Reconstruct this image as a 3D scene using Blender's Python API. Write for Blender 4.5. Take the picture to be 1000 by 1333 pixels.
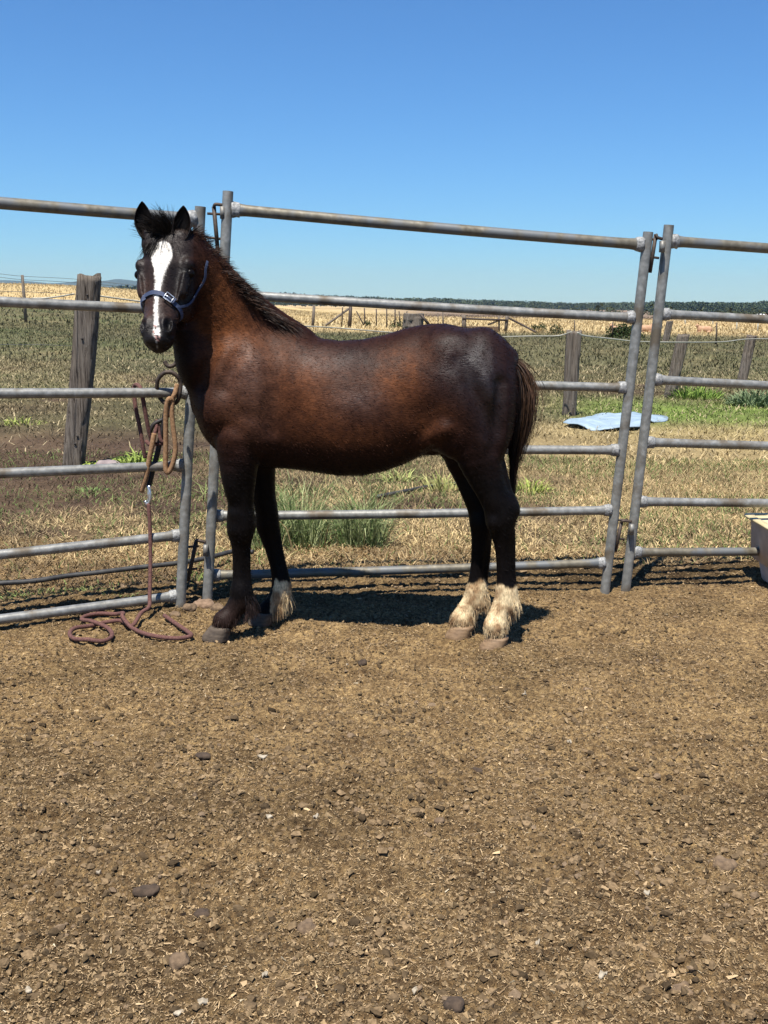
import bpy, math, random
import numpy as np
from mathutils import Vector, Matrix

for o in list(bpy.data.objects):
    bpy.data.objects.remove(o)
scene = bpy.context.scene
COL = scene.collection
rng = np.random.default_rng(7)
random.seed(7)

# ------------------------------------------------------------------ camera
FPX = 1400.0; CAMH = 1.38; PITCH = math.radians(10.9); ROLL = 0.012
F3 = np.array([0, math.cos(PITCH), -math.sin(PITCH)])
R0 = np.array([1.0, 0, 0]); U0 = np.array([0, math.sin(PITCH), math.cos(PITCH)])
R3 = R0*math.cos(ROLL) + U0*math.sin(ROLL)
U3 = U0*math.cos(ROLL) - R0*math.sin(ROLL)
cam = bpy.data.cameras.new('camera'); camo = bpy.data.objects.new('camera', cam); COL.objects.link(camo)
cam.sensor_fit = 'VERTICAL'; cam.sensor_height = 36.0; cam.lens = FPX/1333*36.0
cam.clip_start = 0.05; cam.clip_end = 40000
camo.matrix_world = Matrix(((R3[0], U3[0], -F3[0], 0), (R3[1], U3[1], -F3[1], 0), (R3[2], U3[2], -F3[2], CAMH), (0, 0, 0, 1)))
scene.camera = camo

# ------------------------------------------------------------------ sky, sun, exposure
SUN_EL = math.radians(66); SAZ = np.array([0.35, 0.94]); SAZ = SAZ/np.linalg.norm(SAZ)
world = bpy.data.worlds.new('World'); scene.world = world; world.use_nodes = True
wn = world.node_tree.nodes; wl = world.node_tree.links
bg = wn['Background']; sky = wn.new('ShaderNodeTexSky'); sky.sky_type = 'NISHITA'; sky.sun_disc = False
sky.sun_elevation = SUN_EL; sky.sun_rotation = math.atan2(-SAZ[0], -SAZ[1])
sky.altitude = 300; sky.air_density = 1.0; sky.dust_density = 0.05; sky.ozone_density = 5.0
tint = wn.new('ShaderNodeMix'); tint.data_type = 'RGBA'; tint.blend_type = 'MULTIPLY'; tint.inputs[0].default_value = 1.0
tint.inputs[7].default_value = (0.55, 0.91, 1.26, 1); wl.new(sky.outputs[0], tint.inputs[6])
wl.new(tint.outputs[2], bg.inputs[0]); bg.inputs[1].default_value = 0.058
sd = bpy.data.lights.new('sun', 'SUN'); sd.energy = 5.0; sd.angle = math.radians(0.5); sd.color = (1.0, 0.955, 0.88)
so = bpy.data.objects.new('sun', sd); COL.objects.link(so); so.location = (-3, -8, 20)
Ld = Vector((SAZ[0]*math.cos(SUN_EL), SAZ[1]*math.cos(SUN_EL), -math.sin(SUN_EL)))
so.rotation_euler = Ld.to_track_quat('-Z', 'Y').to_euler()
scene.view_settings.view_transform = 'Standard'; scene.view_settings.look = 'None'
scene.view_settings.gamma = 1; scene.view_settings.exposure = 0.92; scene.view_settings.use_curve_mapping = False

# ------------------------------------------------------------------ helpers
CAM = np.array([0, 0, CAMH])
def ray(px, py):
    return F3 + (px-500)/FPX*R3 + (666.5-py)/FPX*U3
def P(px, py, Y):
    d = ray(px, py); return CAM + d*(Y/d[1])
def G(px, py, z=0.0):
    d = ray(px, py); return CAM + d*((z-CAMH)/d[2])
def mpp(Y, z=0.6):
    return (Y*math.cos(PITCH)+(CAMH-z)*math.sin(PITCH))/FPX
def proj(V):
    Q = V-CAM; f = Q@F3
    return 500+FPX*(Q@R3)/f, 666.5-FPX*(Q@U3)/f

def tag(o, label=None, cat=None, group=None, kind=None):
    if label: o['label'] = label
    if cat: o['category'] = cat
    if group: o['group'] = group
    if kind: o['kind'] = kind
    return o
def empty(name, loc=(0, 0, 0)):
    o = bpy.data.objects.new(name, None); o.location = loc; COL.objects.link(o); return o
def mesh_np(name, V, Fs, mat, parent=None, col=None, smooth=True):
    """V (n,3); Fs list of (m,k) int arrays"""
    V = np.asarray(V, dtype=np.float64)
    q = parent
    while q is not None:
        V = V - np.array(q.location); q = q.parent
    me = bpy.data.meshes.new(name)
    if not isinstance(Fs, list): Fs = [Fs]
    Fs = [np.asarray(f, dtype=np.int32) for f in Fs if len(f)]
    loops = np.concatenate([f.ravel() for f in Fs])
    tot = np.concatenate([np.full(len(f), f.shape[1], dtype=np.int32) for f in Fs])
    st = np.concatenate([[0], np.cumsum(tot)[:-1]]).astype(np.int32)
    me.vertices.add(len(V)); me.vertices.foreach_set('co', V.astype(np.float32).ravel())
    me.loops.add(len(loops)); me.loops.foreach_set('vertex_index', loops)
    me.polygons.add(len(tot)); me.polygons.foreach_set('loop_start', st); me.polygons.foreach_set('loop_total', tot)
    me.polygons.foreach_set('use_smooth', np.full(len(tot), smooth, dtype=bool))
    me.update(calc_edges=True)
    if col is not None:
        a = me.color_attributes.new('col', 'FLOAT_COLOR', 'POINT')
        c = np.ones((len(V), 4), dtype=np.float32); c[:, :np.shape(col)[-1]] = col
        a.data.foreach_set('color', c.ravel())
    if mat is not None: me.materials.append(mat)
    o = bpy.data.objects.new(name, me); COL.objects.link(o)
    if parent is not None: o.parent = parent
    return o

class MB:
    def __init__(s): s.V = []; s.F = {}; s.n = 0
    def add(s, V, F):
        V = np.asarray(V, float)
        for f in ([F] if not isinstance(F, list) else F):
            f = np.asarray(f, int)
            if len(f): s.F.setdefault(f.shape[1], []).append(f+s.n)
        s.V.append(V); s.n += len(V)
    def build(s, name, mat, parent=None, smooth=True):
        return mesh_np(name, np.concatenate(s.V), [np.concatenate(v) for v in s.F.values()], mat, parent, smooth=smooth)
    def tube(s, pts, r, n=12, cap=True, flat=1.0):
        s.add(*tube_geo(pts, r, n, cap, flat)); return s
    def box(s, c, h, R=None):
        v = np.array([[x, y, z] for x in (-1, 1) for y in (-1, 1) for z in (-1, 1)], float)*np.array(h)
        if R is not None: v = v@np.asarray(R).T
        s.add(v+np.array(c), np.array([[0, 1, 3, 2], [4, 6, 7, 5], [0, 4, 5, 1], [2, 3, 7, 6], [0, 2, 6, 4], [1, 5, 7, 3]])); return s

def tube_geo(pts, r, n=12, cap=True, flat=1.0):
    pts = np.asarray(pts, float); m = len(pts)
    r = np.full(m, r) if np.isscalar(r) else np.asarray(r, float)
    T = np.gradient(pts, axis=0); T /= np.linalg.norm(T, axis=1)[:, None]+1e-12
    a = np.array([0, 0, 1.0]) if abs(T[0, 2]) < .9 else np.array([0, 1.0, 0])
    N = np.cross(T[0], a); N /= np.linalg.norm(N); rings = []
    th = np.linspace(0, 2*np.pi, n, endpoint=False)
    for i in range(m):
        N = N - T[i]*(N@T[i]); N /= np.linalg.norm(N)+1e-12; B = np.cross(T[i], N)
        rings.append(pts[i]+r[i]*(np.cos(th)[:, None]*N*flat+np.sin(th)[:, None]*B))
    V = np.concatenate(rings); F = []
    i, j = np.meshgrid(np.arange(m-1), np.arange(n), indexing='ij'); j2 = (j+1) % n
    F4 = np.stack([i*n+j, i*n+j2, (i+1)*n+j2, (i+1)*n+j], -1).reshape(-1, 4)
    Fs = [F4]
    if cap:
        V = np.concatenate([V, [pts[0]], [pts[-1]]]); k = np.arange(n); k2 = (k+1) % n
        Fs.append(np.stack([np.full(n, m*n), k2, k], -1)); Fs.append(np.stack([np.full(n, m*n+1), (m-1)*n+k, (m-1)*n+k2], -1))
    return V, Fs
def smooth_path(pts, k=8):
    p = np.asarray(pts, float); q = np.vstack([2*p[0]-p[1], p, 2*p[-1]-p[-2]]); out = []
    for i in range(1, len(q)-2):
        for t in np.linspace(0, 1, k, endpoint=False):
            out.append(.5*((2*q[i])+(-q[i-1]+q[i+1])*t+(2*q[i-1]-5*q[i]+4*q[i+1]-q[i+2])*t*t+(-q[i-1]+3*q[i]-3*q[i+1]+q[i+2])*t**3))
    out.append(p[-1]); return np.array(out)

def vn(x, y, seed=0):
    """value noise 0..1"""
    xi = np.floor(x).astype(np.int64); yi = np.floor(y).astype(np.int64); fx = x-xi; fy = y-yi
    fx = fx*fx*(3-2*fx); fy = fy*fy*(3-2*fy)
    def h(a, b):
        n = (a*374761393+b*668265263+seed*1442695041) & 0x7fffffff
        n = ((n ^ (n >> 13))*1274126177) & 0x7fffffff
        return ((n ^ (n >> 16)) & 0xffff)/65535.0
    return (h(xi, yi)*(1-fx)+h(xi+1, yi)*fx)*(1-fy)+(h(xi, yi+1)*(1-fx)+h(xi+1, yi+1)*fx)*fy
def fbm(x, y, oct=4, seed=0):
    s = 0; a = .5; t = 0
    for i in range(oct):
        s = s+a*vn(x*2**i+13.7*i, y*2**i+7.1*i, seed+i); t += a; a *= .5
    return s/t
def ss(a, b, x):
    t = np.clip((x-a)/(b-a), 0, 1); return t*t*(3-2*t)

# ------------------------------------------------------------------ materials
def mat(name, rough=.8, metal=0., spec=.5):
    m = bpy.data.materials.new(name); m.use_nodes = True
    b = m.node_tree.nodes['Principled BSDF']
    b.inputs['Roughness'].default_value = rough; b.inputs['Metallic'].default_value = metal
    b.inputs['Specular IOR Level'].default_value = spec
    return m, m.node_tree.nodes, m.node_tree.links, b
def noise(n, l, scale, detail=4, vec=None, stretch=None, rough=.55):
    t = n.new('ShaderNodeTexNoise'); t.inputs['Scale'].default_value = scale; t.inputs['Detail'].default_value = detail
    t.inputs['Roughness'].default_value = rough
    if vec is None:
        c = n.new('ShaderNodeTexCoord'); vec = c.outputs['Object']
    if stretch:
        mp = n.new('ShaderNodeMapping'); mp.inputs['Scale'].default_value = stretch; l.new(vec, mp.inputs['Vector']); vec = mp.outputs[0]
    l.new(vec, t.inputs['Vector']); return t.outputs['Fac']
def ramp(n, l, fac, stops):
    r = n.new('ShaderNodeValToRGB'); e = r.color_ramp.elements
    while len(e) < len(stops): e.new(.5)
    for k, (p, c) in zip(e, stops): k.position = p; k.color = (*c, 1)
    l.new(fac, r.inputs[0]); return r.outputs[0]
def mix(n, l, a, b, fac, mode='MIX'):
    m = n.new('ShaderNodeMix'); m.data_type = 'RGBA'; m.blend_type = mode
    for s, v in ((0, fac), (6, a), (7, b)):
        if hasattr(v, 'default_value') or hasattr(v, 'is_linked'): l.new(v, m.inputs[s])
        elif isinstance(v, tuple): m.inputs[s].default_value = (*v, 1)
        else: m.inputs[s].default_value = v
    return m.outputs[2]
def bump(n, l, b, h, dist, strength=1.0):
    u = n.new('ShaderNodeBump'); u.inputs['Distance'].default_value = dist; u.inputs['Strength'].default_value = strength
    l.new(h, u.inputs['Height']); l.new(u.outputs[0], b.inputs['Normal'])
def solid(name, c1, c2, scale=20, rough=.8, metal=0., bd=0.002, stretch=None, spec=.4, detail=5):
    m, n, l, b = mat(name, rough, metal, spec)
    f = noise(n, l, scale, detail, stretch=stretch)
    l.new(ramp(n, l, f, [(.3, c1), (.7, c2)]), b.inputs['Base Color'])
    if bd: bump(n, l, b, f, bd)
    return m
def vcol(name, rough=.9, spec=.2, var=.35, scale=60, trans=0):
    m, n, l, b = mat(name, rough, 0, spec)
    a = n.new('ShaderNodeVertexColor'); a.layer_name = 'col'
    f = noise(n, l, scale, 3)
    v = ramp(n, l, f, [(.25, (1-var,)*3), (.75, (1+var*.6,)*3)])
    l.new(mix(n, l, a.outputs[0], v, 1.0, 'MULTIPLY'), b.inputs['Base Color'])
    return m

def make_mats():
    M = {}
    # galvanised pipe
    m, n, l, b = mat('galvanised_steel', .5, .3, .4)
    f = noise(n, l, 35, 6); g = noise(n, l, 7, 4); s = noise(n, l, 160, 3)
    c = ramp(n, l, f, [(.25, (.125, .124, .115)), (.5, (.20, .199, .185)), (.78, (.31, .305, .285))])
    dirt = ramp(n, l, g, [(.5, (0, 0, 0)), (.66, (1, 1, 1))])
    c = mix(n, l, c, (.11, .09, .065), dirt); sc = ramp(n, l, s, [(.70, (0, 0, 0)), (.74, (1, 1, 1))])
    l.new(mix(n, l, c, (.30, .30, .28), sc), b.inputs['Base Color'])
    l.new(ramp(n, l, g, [(.3, (.36,)*3), (.7, (.62,)*3)]), b.inputs['Roughness']); bump(n, l, b, f, .001)
    M['galv'] = m
    m, n, l, b = mat('weathered_galvanised_steel', .55, .35, .45)
    f = noise(n, l, 30, 6); g = noise(n, l, 9, 5)
    c = ramp(n, l, f, [(.3, (.09, .078, .055)), (.6, (.165, .147, .11)), (.8, (.24, .22, .18))])
    w = ramp(n, l, g, [(.45, (0, 0, 0)), (.6, (1, 1, 1))])
    l.new(mix(n, l, c, (.135, .14, .14), w), b.inputs['Base Color']); bump(n, l, b, f, .0012); M['galv_brown'] = m
    M['weld'] = solid('zinc_painted_weld', (.12, .12, .115), (.34, .34, .33), 90, .6, .2, .004)
    M['rust'] = solid('dark_rusty_steel', (.03, .025, .022), (.085, .06, .045), 60, .65, .4, .001)
    # timber
    m, n, l, b = mat('weathered_timber', .95, 0, .15)
    f = noise(n, l, 9, 8, stretch=(9, 9, .35), rough=.75); g = noise(n, l, 4, 4)
    c = ramp(n, l, f, [(.36, (.012, .010, .008)), (.43, (.10, .084, .072)), (.56, (.20, .178, .153)), (.7, (.29, .262, .23))])
    l.new(mix(n, l, c, (.75, .66, .55), g, 'MULTIPLY'), b.inputs['Base Color']); bump(n, l, b, f, .02); M['timber'] = m
    M['rock'] = solid('pale_mauve_rock', (.16, .125, .12), (.28, .23, .22), 12, .9, 0, .01)
    M['rope'] = solid('faded_maroon_rope', (.06, .024, .02), (.135, .062, .05), 120, .9, 0, .002)
    M['tanstrap'] = solid('tan_rope', (.15, .078, .036), (.28, .165, .085), 90, .9, 0, .002)
    M['darkstrap'] = solid('dark_leather', (.006, .005, .005), (.02, .015, .013), 60, .6, 0, .001)
    M['blue'] = solid('blue_halter_webbing', (.017, .026, .058), (.045, .062, .115), 300, .7, 0, .0008)
    M['steel'] = solid('bright_steel', (.45, .48, .52), (.62, .64, .66), 60, .3, .8, 0)
    M['poly'] = solid('black_polythene_pipe', (.012, .012, .013), (.05, .048, .045), 20, .6, 0, .001)
    M['tape'] = solid('white_electric_tape', (.25, .24, .19), (.38, .37, .31), 5, .8, 0, 0)
    M['wire'] = solid('fence_wire', (.14, .14, .14), (.24, .23, .22), 5, .6, .4, 0)
    M['sheet'] = solid('pale_blue_tin', (.19, .26, .31), (.31, .39, .45), 6, .6, .1, .02)
    M['hoof_pale'] = solid('pale_hoof_horn', (.11, .066, .034), (.24, .155, .085), 30, .7, 0, .002, stretch=(1, 1, 3))
    M['hoof_dark'] = solid('grey_hoof_horn', (.04, .029, .020), (.105, .078, .055), 30, .8, 0, .002, stretch=(1, 1, 3))
    M['eye'] = solid('dark_horse_eye', (.003, .0025, .0025), (.007, .004, .003), 30, .3, 0, 0, spec=.12)
    M['hair'] = vcol('horse_hair', .5, .16, .2, 40); M['fur'] = vcol('short_fur', .6, .04, .2, 40)
    M['clod'] = vcol('dirt_clods', .97, .1, .45, 120)
    M['fleck'] = vcol('straw_flecks', .9, .15, .25, 50)
    M['grass'] = vcol('grass_blades', .8, .2, .25, 3)
    M['leaf'] = vcol('tree_foliage', .9, .1, .3, .6)
    M['bark'] = solid('grey_bark', (.07, .06, .05), (.16, .14, .12), 3, .95, 0, .02)
    M['calf'] = solid('tan_cattle_hide', (.30, .165, .09), (.42, .26, .16), 6, .8, 0, .003)
    M['dark'] = solid('dark_face_hair', (.05, .03, .02), (.09, .055, .04), 9, .8, 0, 0)
    M['white'] = solid('white_painted_metal', (.6, .6, .58), (.75, .75, .73), 1, .5, 0, 0)
    M['greyroof'] = solid('grey_shed_wall', (.22, .23, .24), (.3, .31, .32), 1, .7, 0, 0)
    M['pink'] = solid('pink_plastic', (.5, .12, .13), (.62, .22, .22), 40, .6, 0, .001)
    M['chip'] = solid('pale_dry_chip', (.24, .195, .135), (.38, .33, .25), 60, .8, 0, .002)
    M['dung'] = solid('dry_dung', (.08, .052, .031), (.18, .122, .072), 60, .97, 0, .004)
    M['dungdark'] = solid('dark_dung', (.030, .020, .013), (.075, .050, .032), 60, .95, 0, .004)
    return M
M = make_mats()

# ------------------------------------------------------------------ horse (one continuous body grown from a distance field)
class Field:
    def __init__(s, lo, hi, h):
        s.h = h; s.lo = np.array(lo, float)
        s.ax = [np.arange(lo[i], hi[i]+h, h, dtype=np.float32) for i in range(3)]
        s.D = np.full([len(a) for a in s.ax], 1.0, dtype=np.float32)
    def _sub(s, lo, hi):
        sl = []
        for i in range(3):
            a = int(max(0, (lo[i]-s.lo[i])//s.h)); b = int(min(len(s.ax[i]), (hi[i]-s.lo[i])//s.h+2)); sl.append(slice(a, max(b, a)))
        g = np.meshgrid(s.ax[0][sl[0]], s.ax[1][sl[1]], s.ax[2][sl[2]], indexing='ij', sparse=True)
        return tuple(sl), g
    def put(s, f, lo, hi, k=.02, sub=False):
        mgn = k+.02
        sl, g = s._sub(np.array(lo)-mgn, np.array(hi)+mgn)
        d = f(*g).astype(np.float32); D = s.D[sl]
        if sub: d = -d
        h = np.maximum(k-np.abs(D-d), 0)/k
        if sub: s.D[sl] = np.maximum(D, d)+h*h*k*.25
        else: s.D[sl] = np.minimum(D, d)-h*h*k*.25
    def seg(s, A, B, ra, rb, sy=1.0, k=.02, sub=False):
        A = np.array(A, float); B = np.array(B, float); ba = B-A; ba[1] /= sy; L2 = ba@ba+1e-12
        def f(x, y, z):
            px = x-A[0]; py = (y-A[1])/sy; pz = z-A[2]
            t = np.clip((px*ba[0]+py*ba[1]+pz*ba[2])/L2, 0, 1)
            return (np.sqrt((px-t*ba[0])**2+(py-t*ba[1])**2+(pz-t*ba[2])**2)-(ra+(rb-ra)*t))*min(1, sy)
        R = max(ra, rb)*max(1, sy)
        s.put(f, np.minimum(A, B)-R, np.maximum(A, B)+R, k, sub)
    def ell(s, C, r, k=.02, R=None, sub=False):
        C = np.array(C, float); r = np.array(r, float); R = np.eye(3) if R is None else np.array(R)  # rows = local axes
        def f(x, y, z):
            q = [(x-C[0])*R[i, 0]+(y-C[1])*R[i, 1]+(z-C[2])*R[i, 2] for i in range(3)]
            k0 = np.sqrt(sum((q[i]/r[i])**2 for i in range(3))); k1 = np.sqrt(sum((q[i]/r[i]**2)**2 for i in range(3)))+1e-6
            return k0*(k0-1)/k1
        m = r.max(); s.put(f, C-m, C+m, k, sub)
    def mesh(s):
        D = s.D; ins = D < 0
        c = ins[:-1, :-1, :-1].astype(np.int8)
        acc = np.zeros(c.shape, np.int8)
        for a in (0, 1):
            for b in (0, 1):
                for e in (0, 1):
                    acc += ins[a:D.shape[0]-1+a, b:D.shape[1]-1+b, e:D.shape[2]-1+e]
        act = (acc > 0) & (acc < 8)
        idx = np.argwhere(act); ids = np.full(act.shape, -1, np.int32); ids[act] = np.arange(len(idx))
        i, j, k = idx.T; P0 = np.zeros((len(idx), 3)); n = np.zeros(len(idx))
        C = [(a, b, e) for a in (0, 1) for b in (0, 1) for e in (0, 1)]
        for a in C:
            for b in C:
                if sum(abs(a[q]-b[q]) for q in range(3)) == 1 and a < b:
                    da = D[i+a[0], j+a[1], k+a[2]]; db = D[i+b[0], j+b[1], k+b[2]]
                    m = (da < 0) != (db < 0); t = np.where(m, da/np.where(m, da-db, 1), 0)
                    for q in range(3): P0[:, q] += np.where(m, a[q]+(b[q]-a[q])*t, 0)
                    n += m
        V = s.lo+(idx+P0/n[:, None])*s.h
        F = []
        for q in range(3):
            sh = [slice(1, -1)]*3; sh[q] = slice(0, -1)
            A = ins[tuple(sh)]; sh2 = list(sh); sh2[q] = slice(1, None); B = ins[tuple(sh2)]
            w = np.argwhere(A != B); off = np.array([1, 1, 1]); off[q] = 0; w = w+off
            u, v = [(1, 2), (2, 0), (0, 1)][q]
            e1 = np.zeros(3, int); e1[u] = 1; e2 = np.zeros(3, int); e2[v] = 1
            g = lambda p: ids[p[:, 0], p[:, 1], p[:, 2]]
            f = np.stack([g(w-e1-e2), g(w-e2), g(w), g(w-e1)], 1)
            fl = A[tuple((w-off).T)]
            F.append(np.where(fl[:, None], f, f[:, ::-1]))
        F = np.concatenate(F); F = F[(F >= 0).all(1)]
        # light smoothing
        for it in range(3):
            S = np.zeros_like(V); cnt = np.zeros(len(V))
            for a, b in ((0, 1), (1, 2), (2, 3), (3, 0)):
                np.add.at(S, F[:, a], V[F[:, b]]); np.add.at(S, F[:, b], V[F[:, a]])
                np.add.at(cnt, F[:, a], 1); np.add.at(cnt, F[:, b], 1)
            V = V+(S/np.maximum(cnt, 1)[:, None]-V)*(.5 if it != 1 else -.35)
        return V, F

def vnormals(V, F):
    fn = np.cross(V[F[:, 2]]-V[F[:, 0]], V[F[:, 3]]-V[F[:, 1]]); N = np.zeros_like(V)
    for q in range(4): np.add.at(N, F[:, q], fn)
    return N/(np.linalg.norm(N, axis=1)[:, None]+1e-12)

HRES = 0.0056
def YC(x): return 4.47-(x-280)/370*0.10
from mathutils.bvhtree import BVHTree
BVH = {}; EARS = []
def build_horse():
    Fd = Field((-1.15, 3.88, -.02), (.72, 4.85, 1.86), HRES)
    # trunk
    prof = [(256, 520, 535, .03), (262, 505, 548, .075), (272, 478, 572, .125), (290, 452, 596, .155), (315, 436, 606, .17), (345, 432, 607, .18), (383, 431, 610, .195),
            (410, 439.5, 613.5, .21), (441, 443.5, 618, .22), (472, 441.5, 618, .225), (499, 436, 613, .222), (526, 427.5, 604, .212), (546, 423, 594, .205),
            (560, 421.5, 587, .205), (577, 421, 588, .212), (595, 424.5, 596, .215), (612, 430, 600, .215), (635, 438.5, 600, .205), (653, 451, 592, .175), (665, 468, 572, .13), (673, 492, 545, .06), (676, 510, 525, .02)]
    xs = []; zt = []; zb = []; hy = []; yc = []
    for x, a, b, w in prof:
        Y = YC(x); xs.append(P(x, (a+b)/2, Y)[0]); zt.append(P(x, a, Y)[2]); zb.append(P(x, b, Y)[2]); hy.append(w); yc.append(Y)
    def trunk(x, y, z):
        X = x.ravel(); sh = x.shape
        t = np.interp(X, xs, zt).reshape(sh); b = np.interp(X, xs, zb).reshape(sh); w = np.interp(X, xs, hy).reshape(sh); c = np.interp(X, xs, yc).reshape(sh)
        hz = (t-b)/2; zc = (t+b)/2; dz = np.abs(z-zc)/hz
        # narrower towards the spine, rounder below
        up = np.clip((z-zc)/hz, -1, 1); wy = w*(1-.16*np.clip(up, 0, 1)**1.5+.03*np.clip(-up, 0, 1))
        r = (dz**2.25+(np.abs(y-c)/wy)**2.25)**(1/2.25)
        d = (r-1)*np.minimum(hz, w)*.9
        ex = np.maximum(xs[0]-x, x-xs[-1]); return np.maximum(d, ex)
    Fd.put(trunk, (xs[0], 4.1, .55), (xs[-1], 4.75, 1.35), .02)
    def R(px, Y): return px*mpp(Y)
    def chain(pts, sy, k=.02):
        q = smooth_path(np.array([[*P(a, b, Y), R(r, Y)] for a, b, Y, r in pts]), 3)
        def f(x, y, z):
            D = None
            for u_, v_ in zip(q, q[1:]):
                ba = v_[:3]-u_[:3]; ba = ba/[1, sy, 1]; L2 = ba@ba+1e-12; px = x-u_[0]; py = (y-u_[1])/sy; pz = z-u_[2]
                t = np.clip((px*ba[0]+py*ba[1]+pz*ba[2])/L2, 0, 1); d = np.sqrt((px-t*ba[0])**2+(py-t*ba[1])**2+(pz-t*ba[2])**2)-(u_[3]+(v_[3]-u_[3])*t)
                D = d if D is None else np.minimum(D, d)
            return D*min(1, sy)
        m_ = q[:, 3].max()*max(1, sy); Fd.put(f, q[:, :3].min(0)-m_, q[:, :3].max(0)+m_, k)
    # neck
    chain([(336, 500, 4.45, 68), (312, 470, 4.44, 62), (290, 432, 4.41, 52), (272, 396, 4.37, 43), (256, 362, 4.32, 36), (240, 336, 4.27, 32)], .55, .05)
    chain([(262, 470, 4.40, 27), (277, 520, 4.42, 26), (284, 548, 4.44, 24)], 1.3, .05)   # front of neck into breast
    chain([(238, 430, 4.33, 16), (254, 480, 4.39, 18)], 1.3, .05)
    chain([(250, 318, 4.30, 12), (285, 352, 4.36, 12), (320, 385, 4.41, 12), (352, 412, 4.44, 14), (392, 440, 4.44, 14)], .8, .04)  # crest
    # shoulders and upper arms
    for s, Y in ((-1, 4.33), (1, 4.59)):
        Fd.ell(P(318, 500, Y), (.13, .065, .17), .07, R=[[.9, 0, .43], [0, 1, 0], [-.43, 0, .9]])
        Fd.ell(P(285, 535, Y+.01), (.075, .07, .085), .05)
        Fd.ell(P(330, 560, Y), (.085, .06, .085), .05)
    # near fore
    chain([(311, 570, 4.355, 31), (311, 605, 4.355, 25), (312.5, 630, 4.36, 20), (313.5, 655, 4.365, 17), (314, 674, 4.37, 18.6), (313.5, 690, 4.37, 18), (312.5, 706, 4.37, 12.2), (312, 728, 4.37, 9.3), (312.5, 752, 4.37, 9.8), (314, 768, 4.37, 14.5), (314, 779, 4.37, 15.5), (303, 796, 4.36, 12.8), (292, 808, 4.345, 15)], .95, .012)
    chain([(322, 690, 4.375, 8), (321, 712, 4.375, 6), (321, 740, 4.375, 5.5), (322, 762, 4.375, 6.5), (321, 778, 4.375, 9)], 1.0, .008)
    Fd.ell(P(309, 668, 4.35), (.030, .035, .032), .015); Fd.ell(P(309, 690, 4.35), (.028, .033, .024), .012); Fd.ell(P(326, 683, 4.38), (.022, .022, .03), .015)
    Fd.ell(P(303, 622, 4.335), (.035, .04, .09), .03)
    Fd.ell(P(323, 785, 4.38), (.03, .04, .03), .025)
    # far fore
    chain([(335, 570, 4.56, 27), (340, 605, 4.57, 19), (343, 640, 4.58, 15.5), (347, 665, 4.59, 15), (348.5, 683, 4.6, 15.5), (351, 699, 4.6, 12), (355, 717, 4.6, 9), (360.5, 738, 4.6, 9), (365, 756, 4.6, 11.5), (366, 769, 4.6, 14), (357, 784, 4.59, 12), (347, 796, 4.58, 13.5)], .95, .012)
    chain([(358, 690, 4.6, 7), (364, 716, 4.6, 5), (370, 742, 4.6, 5), (373, 762, 4.6, 7)], 1.0, .008)
    # thighs
    for s, Y, dx in ((-1, 4.275, 0), (1, 4.47, -14)):
        Fd.ell(P(620+dx, 510, Y+.03*(-s)), (.15, .10, .22), .06)
        Fd.ell(P(594+dx*.6, 566, Y), (.075, .075, .09), .05)
        Fd.ell(P(632+dx, 570, Y), (.085, .085, .12), .05)
    # near hind
    chain([(622, 585, 4.28, 32), (631, 615, 4.275, 25), (641, 640, 4.27, 20.5), (650, 660, 4.27, 20.5), (651.5, 676, 4.27, 20), (653.5, 692, 4.27, 15.6), (655, 708, 4.27, 12), (656, 728, 4.27, 10.3), (657, 752, 4.27, 10.6), (658.5, 770, 4.27, 14.2), (658.5, 782, 4.27, 15.6), (650, 799, 4.26, 13.6), (645, 814, 4.25, 15.8)], .88, .012)
    chain([(664, 692, 4.275, 7), (665.5, 715, 4.275, 6), (666, 742, 4.275, 5.5), (666.5, 764, 4.275, 7), (665, 782, 4.275, 9)], 1.0, .008)
    chain([(650, 606, 4.275, 9), (658, 630, 4.275, 6.5), (664, 650, 4.275, 6.5), (667, 664, 4.27, 8)], .8, .012)
    Fd.ell(P(643, 680, 4.245), (.022, .03, .035), .015); Fd.ell(P(652, 664, 4.315), (.03, .02, .04), .015)
    Fd.ell(P(664, 663, 4.27), (.032, .03, .045), .03)       # point of hock
    Fd.ell(P(668, 789, 4.28), (.026, .04, .03), .025)
    # far hind
    chain([(603, 588, 4.45, 28), (609, 615, 4.45, 20), (617, 640, 4.44, 17), (625, 662, 4.44, 16.5), (627, 680, 4.43, 16), (626, 698, 4.43, 12.6), (623, 728, 4.43, 9.8), (620.5, 752, 4.43, 10.2), (620, 769, 4.43, 14.2), (617.5, 781, 4.43, 15), (607, 795, 4.42, 13.2), (601, 806, 4.41, 15)], .88, .012)
    chain([(635, 696, 4.435, 6), (633, 728, 4.435, 5.5), (630, 755, 4.435, 5.5), (628, 778, 4.435, 8)], 1.0, .008)
    Fd.ell(P(628, 787, 4.44), (.025, .035, .03), .025)
    # sheath and flank fold
    Fd.ell(P(562, 582, 4.39), (.045, .04, .03), .03)
    Fd.seg(P(548, 577, 4.26), P(578, 558, 4.20), .016, .025, 1, .04)
    Fd.ell(P(553, 545, 4.135), (.075, .04, .06), .05, sub=True)
    Fd.ell(P(583, 455, 4.275), (.06, .04, .05), .07); Fd.seg(P(600, 470, 4.165), P(640, 560, 4.17), .01, .015, 1, .06, sub=True)
    Fd.seg(P(652, 500, 4.195), P(645, 585, 4.19), .012, .015, 1, .05, sub=True)      # flank hollow
    # croup and dock
    Fd.seg(P(632, 446, 4.37), P(662, 466, 4.365), .05, .035, 1.3, .06)
    Fd.seg(P(662, 466, 4.365), P(668, 492, 4.365), .035, .022, 1, .02)
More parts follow.
